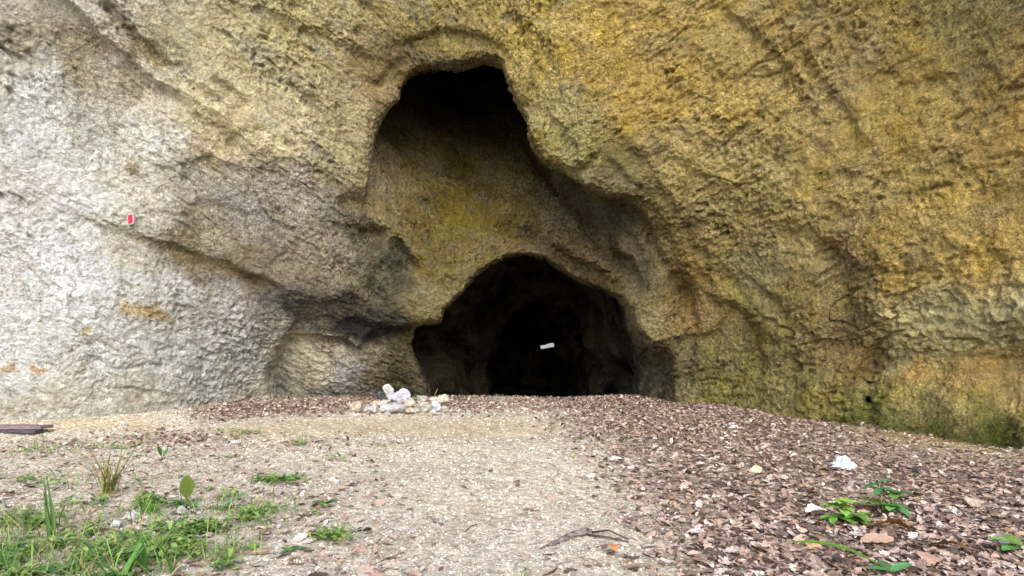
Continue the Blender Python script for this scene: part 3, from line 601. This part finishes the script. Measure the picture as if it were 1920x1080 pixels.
for (cx, cy, sx, sy, K) in [(120, 1060, 170, 50, 330), (300, 1050, 100, 30, 170), (20, 1000, 60, 40, 120), (420, 1040, 60, 20, 90), (200, 980, 220, 30, 160), (240, 820, 160, 10, 60), (350, 960, 120, 30, 90), (520, 960, 70, 30, 50), (60, 845, 80, 8, 40), (130, 905, 60, 20, 26), (500, 1000, 80, 30, 20), (980, 1078, 10, 4, 3), (630, 1012, 26, 6, 26), (360, 880, 120, 30, 22)]:
    for _ in range(K):
        p = gp(random.gauss(cx, sx * .55), min(max(random.gauss(cy, sy * .55), 790), 1150)); a = random.uniform(0, 6.28); e = random.uniform(.5, 1.5)
        blades.blade(p, (math.cos(a) * math.cos(e), math.sin(a) * math.cos(e), math.sin(e)), random.uniform(.06, .2), random.uniform(.004, .009), random.uniform(.2, 1.2), gcol(random.choice((G1, G2, G3, G3, DRY)), .2))
tag(cover.build('ground_cover'), 'low green weeds spreading over the stony soil at lower left', 'weeds', None, 'stuff')
tag(blades.build('grass'), 'thin green grass blades among the low weeds', 'grass', None, 'stuff')

M_stem = plain('dry_stalk', (120, 110, 60), (168, 150, 98), 60, .8, .2, .001)
def rod_mesh(pts, rad, seg=6):
    v, f = [], []
    for i, p in enumerate(pts):
        p = Vector(p); d = (Vector(pts[min(i + 1, len(pts) - 1)]) - Vector(pts[max(i - 1, 0)])).normalized()
        s = d.cross(Vector((.13, .2, 1))).normalized(); u = s.cross(d); r = rad[i] if hasattr(rad, '__len__') else rad
        for k in range(seg): a = 2 * math.pi * k / seg; v.append(p + (s * math.cos(a) + u * math.sin(a)) * r)
    for i in range(len(pts) - 1):
        for k in range(seg): f.append((i * seg + k, i * seg + (k + 1) % seg, (i + 1) * seg + (k + 1) % seg, (i + 1) * seg + k))
    f.append(tuple(range(seg))[::-1]); f.append(tuple((len(pts) - 1) * seg + k for k in range(seg)))
    return v, f
# tall half-dry grass tuft
p = gp(203, 925); t = empty('grass_tuft', p); tag(t, 'tall half dry grass tuft with straw coloured base, left of the spoon shaped leaf', 'grass tuft')
m = LM()
for _ in range(44):
    a = random.uniform(0, 6.28); e = random.uniform(1.15, 1.5); q = Vector((random.gauss(0, .025), random.gauss(0, .02), 0))
    m.blade(q, (math.cos(a) * math.cos(e) + .08, math.sin(a) * math.cos(e), math.sin(e)), random.uniform(.2, .40), random.uniform(.008, .014), random.uniform(.1, .8), gcol(random.choice(((132, 130, 64), (150, 142, 84), (110, 118, 58))), .2), 6)
m.build('blades', parent=t)
m = LM()
for _ in range(70):
    a = random.uniform(0, 6.28); e = random.uniform(.1, .9); m.blade((random.gauss(0, .03), random.gauss(0, .03), .002), (math.cos(a) * math.cos(e), math.sin(a) * math.cos(e), math.sin(e)), random.uniform(.05, .13), .004, 1.2, gcol((206, 176, 130), .2))
m.build('straw', parent=t)
def leafy(name, label, cat, px, py, leaves, stem=None, group=None):
    """leaves: (azimuth, elevation, length, width, bend, colour, shape, start height)"""
    p = gp(px, py); t = empty(name, p); tag(t, label, cat, group)
    if stem:
        v, f = rod_mesh(stem[0], stem[1]); link_mesh('stem', v, f, M_stem if len(stem) < 3 else stem[2], t)
    for (a, e, L_, wd, bend, c, shp, q) in leaves:
        m = LM(); a, e = R(a), R(e); q = q if isinstance(q, tuple) else (0, 0, q)
        m.blade(q, (math.cos(a) * math.cos(e), math.sin(a) * math.cos(e), math.sin(e)), L_, wd, bend, gcol(c, .12), 8, .12, shp); m.build('leaf', parent=t)
    return t
leafy('broadleaf_weed', 'weed with one upright spoon shaped leaf over a rosette of low leaves', 'weed', 350, 950,
  [(95, 88, .20, .085, .05, (92, 116, 36), spoon, 0), (185, 20, .19, .05, .5, G2, lance, .02), (200, 10, .15, .05, .3, G2, lance, .02), (330, 15, .12, .05, .6, (96, 142, 84), lance, .01), (270, 12, .12, .05, .5, G2, lance, .01), (20, 30, .09, .04, .5, G2, lance, .01)])
leafy('seedling', 'small seedling with two raised round leaves in front of the grassy strip', 'seedling', 304, 862, [(160, 70, .13, .045, .1, (70, 104, 50), spoon, 0), (5, 25, .14, .04, .2, (84, 116, 56), spoon, 0), (80, 60, .12, .04, .3, G2, spoon, 0)])
leafy('broadleaf_weed', 'flat pointed pale green leaf lying right of the tall tuft', 'weed', 275, 857, [(176, 8, .20, .05, .1, (110, 150, 104), lance, .03)])
leafy('broadleaf_weed', 'weed with two long slanting leaves right of the spoon shaped leaf', 'weed', 415, 958, [(50, 32, .20, .05, .2, (90, 130, 84), lance, .01), (40, 10, .15, .045, .3, G2, lance, .01), (150, 12, .1, .04, .4, G2, lance, .01)])
for (px, py, s, nl, lab) in [(430, 858, .10, 5, 'small flat rosette weed on bare soil below the white stone'), (500, 902, .15, 9, 'wide low rosette weed, left half of the pair on the path edge'), (545, 900, .15, 9, 'wide low rosette weed, right half of the pair on the path edge'), (610, 945, .14, 5, 'dark green sprawling weed at the edge of the gravel path'), (472, 1030, .10, 6, 'small bright rosette weed near the bottom edge, left one of two'), (548, 1032, .09, 5, 'small bright rosette weed near the bottom edge, right one of two'), (392, 918, .08, 4, 'tiny rosette weed just right of the spoon shaped leaf'), (108, 1075, .17, 8, 'large bluish green rosette weed in the lower left corner')]:
    leafy('rosette_weed', lab, 'weed', px, py, [(360 * k / nl + random.uniform(-25, 25), random.uniform(8, 35), s * random.uniform(.6, 1), s * .34, .5, random.choice((G1, G2, (94, 140, 90))), lance, .004) for k in range(nl)], group='rosette weeds on the bare soil')
def tuft(px, py, n_, L_, lab, c=G1, wd=.006, spread=.5, group='green grass tufts'):
    m = LM(); p = gp(px, py)
    for _ in range(n_):
        a = random.uniform(0, 6.28); e = random.uniform(1.5 - spread, 1.5); m.blade(p + Vector((random.gauss(0, .012 + L_ * .08), random.gauss(0, .02), 0)), (math.cos(a) * math.cos(e), math.sin(a) * math.cos(e), math.sin(e)), L_ * random.uniform(.5, 1), wd * random.uniform(.7, 1.2), random.uniform(.1, .6), gcol(c, .2), 6)
    tag(m.build('grass_tuft', origin=p), lab, 'grass tuft', group)
tuft(562, 836, 46, .16, 'bushy light green grass tuft by the sandy track', G1, .007, 1.1)
tuft(285, 962, 34, .11, 'short dense bright green tuft under the spoon shaped leaf', (88, 140, 50), .010, .8)
tuft(140, 830, 16, .12, 'sparse grass tuft near the charred plank', (128, 148, 96), .006, 1.0)
tuft(90, 1010, 5, .36, 'tall upright grass shoot at far left', (84, 118, 56), .024, .12)
tuft(125, 985, 4, .26, 'thin grass shoot right of the tallest one', (92, 122, 60), .009, .15)
tuft(288, 1075, 3, .28, 'broad single grass blade rising near the bottom edge', (70, 116, 48), .032, .12)
tuft(232, 1095, 5, .26, 'fan of broad grass blades at the bottom edge', (90, 136, 62), .030, .5)
tuft(987, 1082, 3, .08, 'single short grass blade at the bottom centre', (130, 160, 84), .006, .25)
tuft(12, 1070, 9, .25, 'dark green grass clump in the left corner', (84, 124, 60), .010, .5)
tuft(280, 935, 2, .28, 'very thin lone grass stalk above the short bright tuft', (140, 146, 100), .004, .12)
tuft(445, 822, 26, .11, 'low yellowish tuft behind the pale stone', (136, 140, 76), .006, 1.1)
tuft(735, 832, 5, .06, 'tiny green sprout on the pale track', (84, 130, 60), .008, 1.1)
tuft(1078, 856, 4, .05, 'tiny yellow green sprout in the middle of the path', (150, 160, 50), .012, 1.1)
# leafy plants in the litter on the right
def sprig(px, py, items, lab):
    p = gp(px, py); t = empty('leafy_plant', p); tag(t, lab, 'plant', 'leafy plants in the dead leaves')
    for (dx, dz, nl, c) in items:
        tip = Vector((dx, random.uniform(-.03, .05), dz)); mid = tip * .5 + Vector((0, 0, .02))
        v, f = rod_mesh([(0, 0, 0), mid, tip], [.0025, .002, .0015]); st = link_mesh('stem', v, f, M_stem, t)
        for k in range(nl):
            a = 2 * math.pi * k / nl + random.uniform(-.3, .3); e = random.uniform(-.1, .6); m = LM(); b = mid.lerp(tip, random.uniform(.3, 1))
            m.blade(b, (math.cos(a) * math.cos(e), math.sin(a) * math.cos(e), math.sin(e)), random.uniform(.07, .115), random.uniform(.042, .066), .6, gcol(c, .2), 5, .1, oval); m.build('leaf', parent=t)
sprig(1592, 985, [(-.04, .10, 7, (128, 172, 72)), (-.10, .05, 6, (104, 150, 64)), (.03, .06, 7, (120, 164, 70)), (.0, .02, 7, (84, 126, 56)), (-.02, .13, 5, (150, 186, 84)), (.06, .03, 5, (110, 150, 64))], 'low leafy green plant left of the brown curled leaf')
sprig(1655, 965, [(-.02, .20, 6, (80, 136, 84)), (.03, .15, 6, (70, 120, 74)), (.09, .14, 5, (118, 158, 84)), (.06, .06, 6, (104, 160, 84)), (-.04, .07, 7, (116, 156, 68)), (.12, .05, 5, (98, 150, 92))], 'taller leafy green plant with bluish leaves right of its low neighbour')
leafy('long_leaf', 'single long glossy green leaf arching over the dead leaves at the bottom', 'leaf', 1660, 1078, [(168, 40, .44, .062, .75, (104, 146, 48), lance, .02)])
leafy('broadleaf_weed', 'green broad leaves entering at the right edge', 'weed', 1915, 1040, [(170, 25, .15, .07, .4, (110, 168, 84), oval, .04), (200, 15, .13, .07, .4, (96, 152, 84), oval, .03), (100, 30, .12, .06, .4, G1, oval, .04)])
leafy('broadleaf_weed', 'flat green leaves lying beside the long arching leaf', 'weed', 1672, 1085, [(170, 15, .10, .05, .3, (84, 140, 84), oval, .03), (20, 20, .13, .05, .3, (98, 160, 100), oval, .03), (90, 20, .1, .05, .3, G2, oval, .03)])
# moss and small herbs on the foot of the right wall
moss = LM()
for _ in range(2600):
    px = random.uniform(1560, 2000); base = np.interp(px, [1560, 1640, 1780, 1920, 2000], [792, 805, 828, 846, 860]); hgt = np.interp(px, [1560, 1640, 1750, 1920], [18, 40, 62, 74]); py = base - hgt * random.random() ** 1.6
    Y = float(samp(DM, np.array([px]), np.array([py]))[0]) - .05
    p = at(px, py, Y + random.uniform(-.03, .03)); a = random.uniform(3.3, 6.1); e = random.uniform(-.2, 1.0)
    moss.blade(p, (math.cos(a) * math.cos(e), math.sin(a) * math.cos(e), math.sin(e)), random.uniform(.015, .04), random.uniform(.008, .016), .8, gcol(random.choice(((70, 84, 30), (92, 104, 40), (116, 120, 48), (60, 74, 30))), .25), 2, .1, oval)
tag(moss.build('moss'), 'dark green moss fringe along the foot of the right wall', 'moss', None, 'stuff')

# ------------------------------------------------------------------ stones
def stone(name, px, py, w_, h_, label, col, group=None, seed=0, d_=None, rz=0, lift=0, y=None, rough=.06, npt=16, cat='stone'):
    r = random.Random(seed); bm = bmesh.new(); d_ = d_ or w_ * .8
    for _ in range(npt):
        v = Vector((r.gauss(0, 1), r.gauss(0, 1), r.gauss(0, 1))).normalized(); bm.verts.new((v.x * w_ / 2, v.y * d_ / 2, v.z * h_ / 2))
    res = bmesh.ops.convex_hull(bm, input=bm.verts); bmesh.ops.delete(bm, geom=[g for g in res['geom_unused'] + res['geom_interior'] if isinstance(g, bmesh.types.BMVert)], context='VERTS')
    bmesh.ops.triangulate(bm, faces=bm.faces); bmesh.ops.bevel(bm, geom=list(bm.edges), offset=min(w_, h_) * .05, segments=1, affect='EDGES')
    bmesh.ops.triangulate(bm, faces=bm.faces); bmesh.ops.subdivide_edges(bm, edges=[e for e in bm.edges if e.calc_length() > w_ * .12], cuts=1, use_grid_fill=True); bmesh.ops.triangulate(bm, faces=bm.faces); bmesh.ops.subdivide_edges(bm, edges=[e for e in bm.edges if e.calc_length() > w_ * .12], cuts=1)
    bmesh.ops.triangulate(bm, faces=bm.faces); bm.normal_update()
    zs = min(v.co.z for v in bm.verts)
    for v in bm.verts: v.co += v.normal * mnoise.noise(v.co * (6 / w_) + Vector((seed, 0, 0))) * w_ * rough; v.co.z -= zs * .8
    me = bpy.data.meshes.new(name); bm.to_mesh(me); bm.free(); me.materials.append(col)
    o = bpy.data.objects.new(name, me); COL.objects.link(o)
    p = gp(px, py)
    if y: p = at(px, py, y)
    o.location = p + Vector((0, 0, lift)); o.rotation_euler = (0, 0, rz); tag(o, label, cat, group); return o
MS = {k: plain('stone_' + k, a, b, 14, .92, .2, .012) for k, a, b in [('white', (150, 151, 150), (196, 197, 196)), ('cream', (140, 136, 124), (182, 178, 166)), ('grey', (136, 136, 136), (176, 176, 180)), ('dark', (52, 54, 60), (84, 86, 92)), ('blue', (154, 156, 170), (192, 194, 206)), ('tan', (146, 130, 114), (184, 170, 152))]}
GR = 'stones of the heap before the cave'
HEAP = [ # px, base py, width px, height px, kind, label, lift px
 (727, 752, 26, 34, 'white', 'tall pale upright stone at the left back of the heap', 3), (716, 752, 22, 20, 'dark', 'dark blackish stone left of the tall pale one', 0), (752, 756, 40, 28, 'blue', 'large bluish white tilted block in the middle of the heap', 0),
 (787, 745, 13, 22, 'white', 'slim upright pale stone above the green sprout', 0), (801, 746, 18, 18, 'white', 'rounded pale stone at the right back of the heap', 0), (791, 756, 22, 12, 'cream', 'flat cream stone just below the green sprout', 0),
 (668, 773, 30, 20, 'tan', 'broad brownish stone at the left end of the heap', 0), (695, 776, 26, 15, 'grey', 'grey white stone second from the left end', 0), (720, 765, 24, 10, 'cream', 'thin cream slab below the tall pale stone', 0), (736, 775, 40, 16, 'grey', 'wide low grey stone at the front of the heap', 0),
 (765, 764, 28, 14, 'cream', 'cream slab below the bluish block', 0), (796, 775, 24, 17, 'cream', 'cream wedge stone at the front right of the heap', 0), (812, 757, 16, 11, 'white', 'small white stone right of the sprout', 0), (818, 772, 20, 15, 'blue', 'bluish grey stone near the right end of the heap', 0), (832, 764, 26, 17, 'cream', 'cream stone sloping down at the right end', 0),
 (815, 779, 15, 8, 'white', 'small bright white stone at the front right', 0), (834, 775, 13, 10, 'cream', 'smallest cream stone at the right foot of the heap', 0), (768, 776, 26, 8, 'tan', 'brown flat stone at the front centre of the heap', 0), (706, 764, 22, 9, 'tan', 'flat brown stone behind the grey white one', 0)]
for i, (px, py, wp, hp, k, lab, lf) in enumerate(HEAP):
    p = gp(px, py); s = p.y / FP; stone('stone', px, py, wp * s * (1.08 if hp > 19 else 1.2), hp * s * (1.12 if hp > 19 else 1.4), lab, MS[k], GR, 20 + i, rz=random.uniform(0, .6), lift=.02)
leafy('sprout', 'green sprout growing between the stones of the heap', 'sprout', 787, 752, [(a, e, .13, .06, .4, (70, 130, 50), oval, (0, -.06, .02)) for a, e in ((190, 40), (230, 20), (280, 30), (330, 45), (10, 30), (150, 60), (260, 60), (210, 15), (350, 20))])
ORD = ['leftmost', 'second from the left', 'third from the left', 'fourth from the left', 'fifth from the left', 'sixth from the left', 'seventh from the left', 'eighth from the left', 'ninth from the left', 'tenth from the left', 'eleventh from the left', 'rightmost']
hx = sorted(random.uniform(662, 848) for _ in range(12))
for i in range(12):
    px = hx[i]; py = random.uniform(768, 783) if i % 2 else random.uniform(756, 776); sz_ = random.uniform(6, 13); p = gp(px, py); q = p.y / FP
    stone('small_stone', px, py, sz_ * q * 1.5, sz_ * q * 1.0, 'small broken stone at the front of the heap, ' + ORD[i] + ' of the twelve', MS[random.choice(('cream', 'white', 'grey', 'tan', 'cream'))], 'small stones of the heap', 200 + i, rz=random.uniform(0, 3), lift=-.004, npt=11)
p = gp(813, 748); v, f = rod_mesh([(0, 0, 0), (.03, 0, .09), (.07, 0, .17)], [.006, .005, .003]); o = link_mesh('twig', v, f, M_stem); o.location = p; tag(o, 'thin bent twig sticking up right of the stone heap', 'twig')
loose = [(440, 832, 24, 10, 'white', 'pale flat stone below the low yellowish tuft'), (221, 988, 32, 17, 'white', 'larger of two white stones left of the short bright tuft'), (249, 970, 30, 13, 'white', 'smaller flat white stone behind the larger one at left'), (342, 962, 28, 18, 'grey', 'pale greenish stone under the broad leaves'), (243, 1003, 26, 10, 'tan', 'pinkish flat stone in front of the two white stones'), (523, 990, 17, 10, 'white', 'small white stone at the right of the weed patch'),
 (990, 750, 14, 11, 'tan', 'small round stone alone on the cave threshold'), (1823, 950, 44, 22, 'tan', 'brown earthy lump in the leaf litter at right'), (1715, 885, 36, 8, 'dark', 'dark flat stone in the leaf litter behind the bag'), (232, 797, 12, 9, 'blue', 'little grey stone on the ochre soil at left'), (160, 1003, 22, 10, 'grey', 'pale stone half hidden by the weeds'), (772, 997, 14, 7, 'grey', 'small grey pebble alone on the gravel path'), (748, 1065, 36, 11, 'cream', 'flat pale stone at the bottom left of the path')]
for i, (px, py, wp, hp, k, lab) in enumerate(loose):
    p = gp(px, py); s = p.y / FP; stone('stone', px, py, wp * s, hp * s * 1.1, lab, MS[k], 'loose stones on the ground', 70 + i, rz=random.uniform(0, 3), lift=-.004)

fx_ = sorted(random.uniform(60, 660) for _ in range(8)) + sorted(random.uniform(1290, 1900) for _ in range(12)); FO = ORD[:7] + ['rightmost'] + ORD
for i in range(20):
    px = fx_[i]; py = (np.interp(px, [0, 300, 480, 660], [788, 774, 756, 748]) if i < 8 else np.interp(px, [1260, 1530, 1640, 1920], [762, 797, 808, 850])) + random.uniform(0, 10); wp = random.uniform(5, 14); p = gp(px, py); q = p.y / FP
    stone('small_stone', px, py, wp * q, wp * q * .6, FO[i] + ' small fallen stone at the foot of the ' + ('pale left' if i < 8 else 'ochre right') + ' wall', MS[random.choice(('grey', 'tan', 'cream') if i < 8 else ('tan', 'cream', 'tan'))], 'stones fallen at the foot of the ' + ('left' if i < 8 else 'right') + ' wall', 300 + i, rz=random.uniform(0, 3), lift=-.004, npt=11)

# ------------------------------------------------------------------ sticks, plank, bag, paper, marker, lamp
M_bark = plain('grey_bark', (70, 62, 60), (140, 130, 126), 30, .95, .15, .006, 0, (1, 1, 4)); M_dark = plain('dark_twig', (58, 46, 40), (96, 80, 70), 50, .9, .2, .002)
def stick(name, pts, rad, lab, mat, cat='stick', group=None, child=None):
    P = [gp(a, b) + Vector((0, 0, r * .8 + (q[2] if len(q) > 2 else 0))) for q, r in zip(pts, rad) for a, b in [q[:2]]]
    # refine
    PP, RR = [], []
    for i in range(len(P) - 1):
        for k in range(5): t_ = k / 5; PP.append(P[i].lerp(P[i + 1], t_) + Vector(mnoise.noise_vector(P[i].lerp(P[i + 1], t_) * 25)) * rad[i] * .35); RR.append((rad[i] * (1 - t_) + rad[i + 1] * t_) * (1 + .14 * mnoise.noise(PP[-1] * 60)))
    PP.append(P[-1]); RR.append(rad[-1]); c = PP[0]
    v, f = rod_mesh([q - c for q in PP], RR, 10); o = link_mesh(name, v, f, mat); o.location = c; tag(o, lab, cat, group); return o, c
o, c0 = stick('fallen_branch', [(1012, 1030), (1045, 1020), (1070, 1010), (1100, 1002), (1110, 1003)], [.004, .013, .018, .021, .015], 'thick grey forked branch lying on the gravel path', M_bark, 'branch')
for pts in ([(1104, 1002), (1140, 1004, .02), (1178, 1014)], [(1104, 1006), (1140, 1012, .004), (1178, 1019)]):
    P = [gp(*q[:2]) + Vector((0, 0, .008 + (q[2] if len(q) > 2 else 0))) - c0 for q in pts]; v, f = rod_mesh(P, [.006, .005, .004], 7); link_mesh('side_twig', v, f, M_dark, o)
TG = 'thin twigs on the ground'
stick('twig', [(690, 1065), (725, 1048), (758, 1036)], [.0025, .003, .002], 'straight thin twig at the bottom left of the gravel path', M_dark, 'twig', TG)
stick('twig', [(872, 998), (885, 986), (902, 982)], [.003, .003, .002], 'short hooked twig in the middle of the gravel path', M_dark, 'twig', TG)
stick('twig', [(935, 992), (955, 994), (972, 997)], [.0022, .0028, .002], 'short straight twig left of the forked branch', M_dark, 'twig', TG)
stick('twig', [(808, 970), (815, 981), (828, 986), (830, 982)], [.004, .007, .007, .004], 'curled pale bark piece on the gravel path', M_bark, 'twig', TG)
stick('twig', [(975, 964), (998, 960), (1010, 956)], [.002, .003, .002], 'faint short twig behind the forked branch', M_dark, 'twig', TG)
stick('twig', [(1390, 984), (1410, 992), (1432, 1000), (1450, 1010)], [.003, .004, .004, .003], 'thin twig across the edge of the leaf litter', M_dark, 'twig', TG)
stick('twig', [(1330, 1040), (1360, 1058), (1385, 1075)], [.003, .004, .003], 'dark twig at the bottom of the leaf litter', M_dark, 'twig', TG)
stick('twig', [(232, 886), (250, 882), (268, 886)], [.003, .005, .003], 'short brown twig right of the tall tuft', M_dark, 'twig', TG)
# charred plank
pc = gp(18, 812); pl = empty('charred_plank', pc, R(2)); tag(pl, 'charred dark wooden plank lying at the foot of the left wall', 'plank')
M_char = plain('charred_wood', (38, 38, 46), (92, 82, 88), 12, .7, .35, .01, 0, (1.2, 12, 12))
def board(name, x0, x1, y0, y1, z0, z1, slant, parent, mat):
    v, f = [], []; nx = 26
    for i in range(nx + 1):
        t_ = i / nx; x = x0 + (x1 - x0) * t_
        j = lambda k: mnoise.noise(Vector((x * 7, k * 3.3, z0 * 9))) * .008
        v += [(x + (slant if 1 else 0) * (1 if i == nx else 0) * 0, y0 + j(0), z0), (x + slant * t_, y1 + j(1), z0), (x + slant * t_, y1 + j(2), z1 + j(3)), (x, y0 + j(4), z1 + j(5))]
    for i in range(nx):
        for k in range(4): f.append((i * 4 + k, i * 4 + (k + 1) % 4, i * 4 + 4 + (k + 1) % 4, i * 4 + 4 + k))
    f += [(3, 2, 1, 0), tuple(nx * 4 + k for k in range(4))]
    o = link_mesh(name, v, f, mat, parent, False); return o
board('lower_board', -.7, .30, -.05, .06, 0, .035, .02, pl, M_char); board('upper_board', -.7, .33, .0, .16, .04, .075, .03, pl, plain('scorched_wood', (84, 76, 80), (140, 124, 124), 12, .8, .3, .008, 0, (1.2, 12, 12)))
# crumpled bag
def crumple(name, px, py, w_, d_, h_, lab, cat, seed, mat):
    bm = bmesh.new(); bmesh.ops.create_icosphere(bm, subdivisions=4, radius=1)
    for v in bm.verts:
        c = v.co.copy(); a = 1 - abs(mnoise.noise(c * 1.3 + Vector((seed, 0, 0)))) * .55; b = abs(mnoise.noise(c * 2.6 + Vector((0, seed, 0)))); k = a - b * .30 + .07 * mnoise.noise(c * 7)
        v.co = Vector((c.x * w_ / 2 * k, c.y * d_ / 2 * k, max(-.02, c.z) * h_ * k * (1.15 if c.x > -.2 else .55)))
    me = bpy.data.meshes.new(name); bm.to_mesh(me); bm.free(); me.materials.append(mat); me.polygons.foreach_set('use_smooth', [False] * len(me.polygons))
    o = bpy.data.objects.new(name, me); COL.objects.link(o); o.location = gp(px, py) + Vector((0, 0, .015)); o.rotation_euler = (0, 0, R(20)); tag(o, lab, cat)
gq = NT('thin_plastic', .35, .5); nn = gq.noise(18, 5, .7, .5); bb = gq.done(tuple(lin((226, 230, 236))), gq.bump(nn, .02, .9)); gq.b.inputs['Transmission Weight'].default_value = .25
crumple('plastic_bag', 1578, 880, .26, .20, .09, 'crumpled white translucent plastic bag on the dead leaves', 'bag', 3, bb)
crumple('paper_scrap', 1375, 804, .15, .1, .03, 'small flat scrap of white paper far out in the leaf litter', 'paper', 9, bb)
def big_leaf(px, py, L_, wd, rz, c, lab, curl=.2, tilt=.2):
    tm, tr = leaf_template(curl, True, wd); o = link_mesh('fallen_leaf', tm * [L_, L_, L_], tr, M_leaf); setcol(o.data, 'leafcol', np.tile(lin(c), (len(tm), 1))); md = o.modifiers.new('s', 'SUBSURF'); md.levels = 1; md.render_levels = 2
    o.location = gp(px, py) + Vector((0, 0, .04)); o.rotation_euler = (tilt, -.1, rz); tag(o, lab, 'leaf', 'large fallen leaves')
big_leaf(1530, 968, .15, .6, .3, (226, 218, 206), 'whitish pale fallen leaf left of the green plants', .3)
big_leaf(1664, 1000, .23, .62, 2.9, (132, 92, 52), 'big curled brown leaf in front of the green plants', .35, .35)
big_leaf(1625, 965, .15, .5, 2.6, (110, 76, 54), 'dark brown leaf under the two green plants', .3)
big_leaf(1645, 1025, .18, .6, .1, (180, 150, 130), 'large tan lobed leaf below the curled brown one', .1)
big_leaf(1146, 1040, .12, .5, 1.8, (190, 128, 84), 'orange brown leaf below the forked branch', .25)
big_leaf(1740, 1062, .18, .6, 1.0, (176, 146, 128), 'large pinkish leaf right of the long green leaf', .2)
big_leaf(1780, 1040, .20, .5, 2.2, (112, 82, 54), 'dark leaf near the lower right corner', .35)
big_leaf(1155, 868, .12, .6, .5, (226, 216, 200), 'pale lone leaf at the edge of the path', .15)
big_leaf(1418, 890, .13, .5, .4, (212, 190, 160), 'pale yellowish leaf standing up in the litter', .2, 1.0)
# painted trail marker on the left wall
def wall_y(px, py):
    m = (np.abs(PX - px) < 14) & (np.abs(PY - py) < 14) & (V[:, 1] < 12); return float(np.min(V2[m, 1]))
Ym = wall_y(245, 411)
pm = at(245, 411, Ym - .012); mk = empty('trail_marker', pm, R(-26)); mk.rotation_euler[1] = R(-6); tag(mk, 'small red trail marker with white border on the pale left wall', 'trail marker')
def plate(name, w_, h_, y0, mat, th=.004):
    bm = bmesh.new(); bmesh.ops.create_cube(bm, size=1); bmesh.ops.subdivide_edges(bm, edges=list(bm.edges), cuts=3, use_grid_fill=True)
    for v in bm.verts: v.co = Vector((v.co.x * w_ * (1 + .1 * mnoise.noise(v.co * 3)), v.co.y * th + y0, v.co.z * h_ * (1 + .1 * mnoise.noise(v.co * 3 + Vector((4, 0, 0))))))
    me = bpy.data.meshes.new(name); bm.to_mesh(me); bm.free(); me.materials.append(mat); o = bpy.data.objects.new(name, me); COL.objects.link(o); o.parent = mk
plate('white_border', .108, .130, 0, plain('white_paint', (176, 150, 150), (214, 196, 196), 60, .7, .3, .002)); plate('red_field', .088, .112, -.003, plain('red_paint', (176, 18, 54), (200, 40, 74), 60, .6, .35, .002))
# lit tube lamp deep in the cave
pL = at(1026, 649, 16.0); lm = empty('tube_lamp', pL); lm.rotation_euler = (0, R(-11), R(0)); tag(lm, 'short glowing white tube lamp hanging in the dark of the cave', 'lamp')
ge = NT('lit_tube', .5, .3); ge.done((.8, .82, .8)); ge.b.inputs['Emission Color'].default_value = (.9, .95, .92, 1); ge.b.inputs['Emission Strength'].default_value = .2
v, f = rod_mesh([(-.17, 0, 0), (-.16, 0, .0), (-.05, 0, -.004), (.06, 0, .006), (.16, 0, .0), (.17, 0, 0)], [.025, .045, .042, .05, .052, .03], 14); link_mesh('tube', v, f, ge.m, lm)
v, f = rod_mesh([(-.2, .05, .04), (.2, .05, .04)], [.03, .03], 8); link_mesh('housing', v, f, M_dark, lm)
v, f = rod_mesh([(0, .05, .06), (.25, .05, 1.6)], [.006, .006], 6); link_mesh('cable', v, f, M_dark, lm)
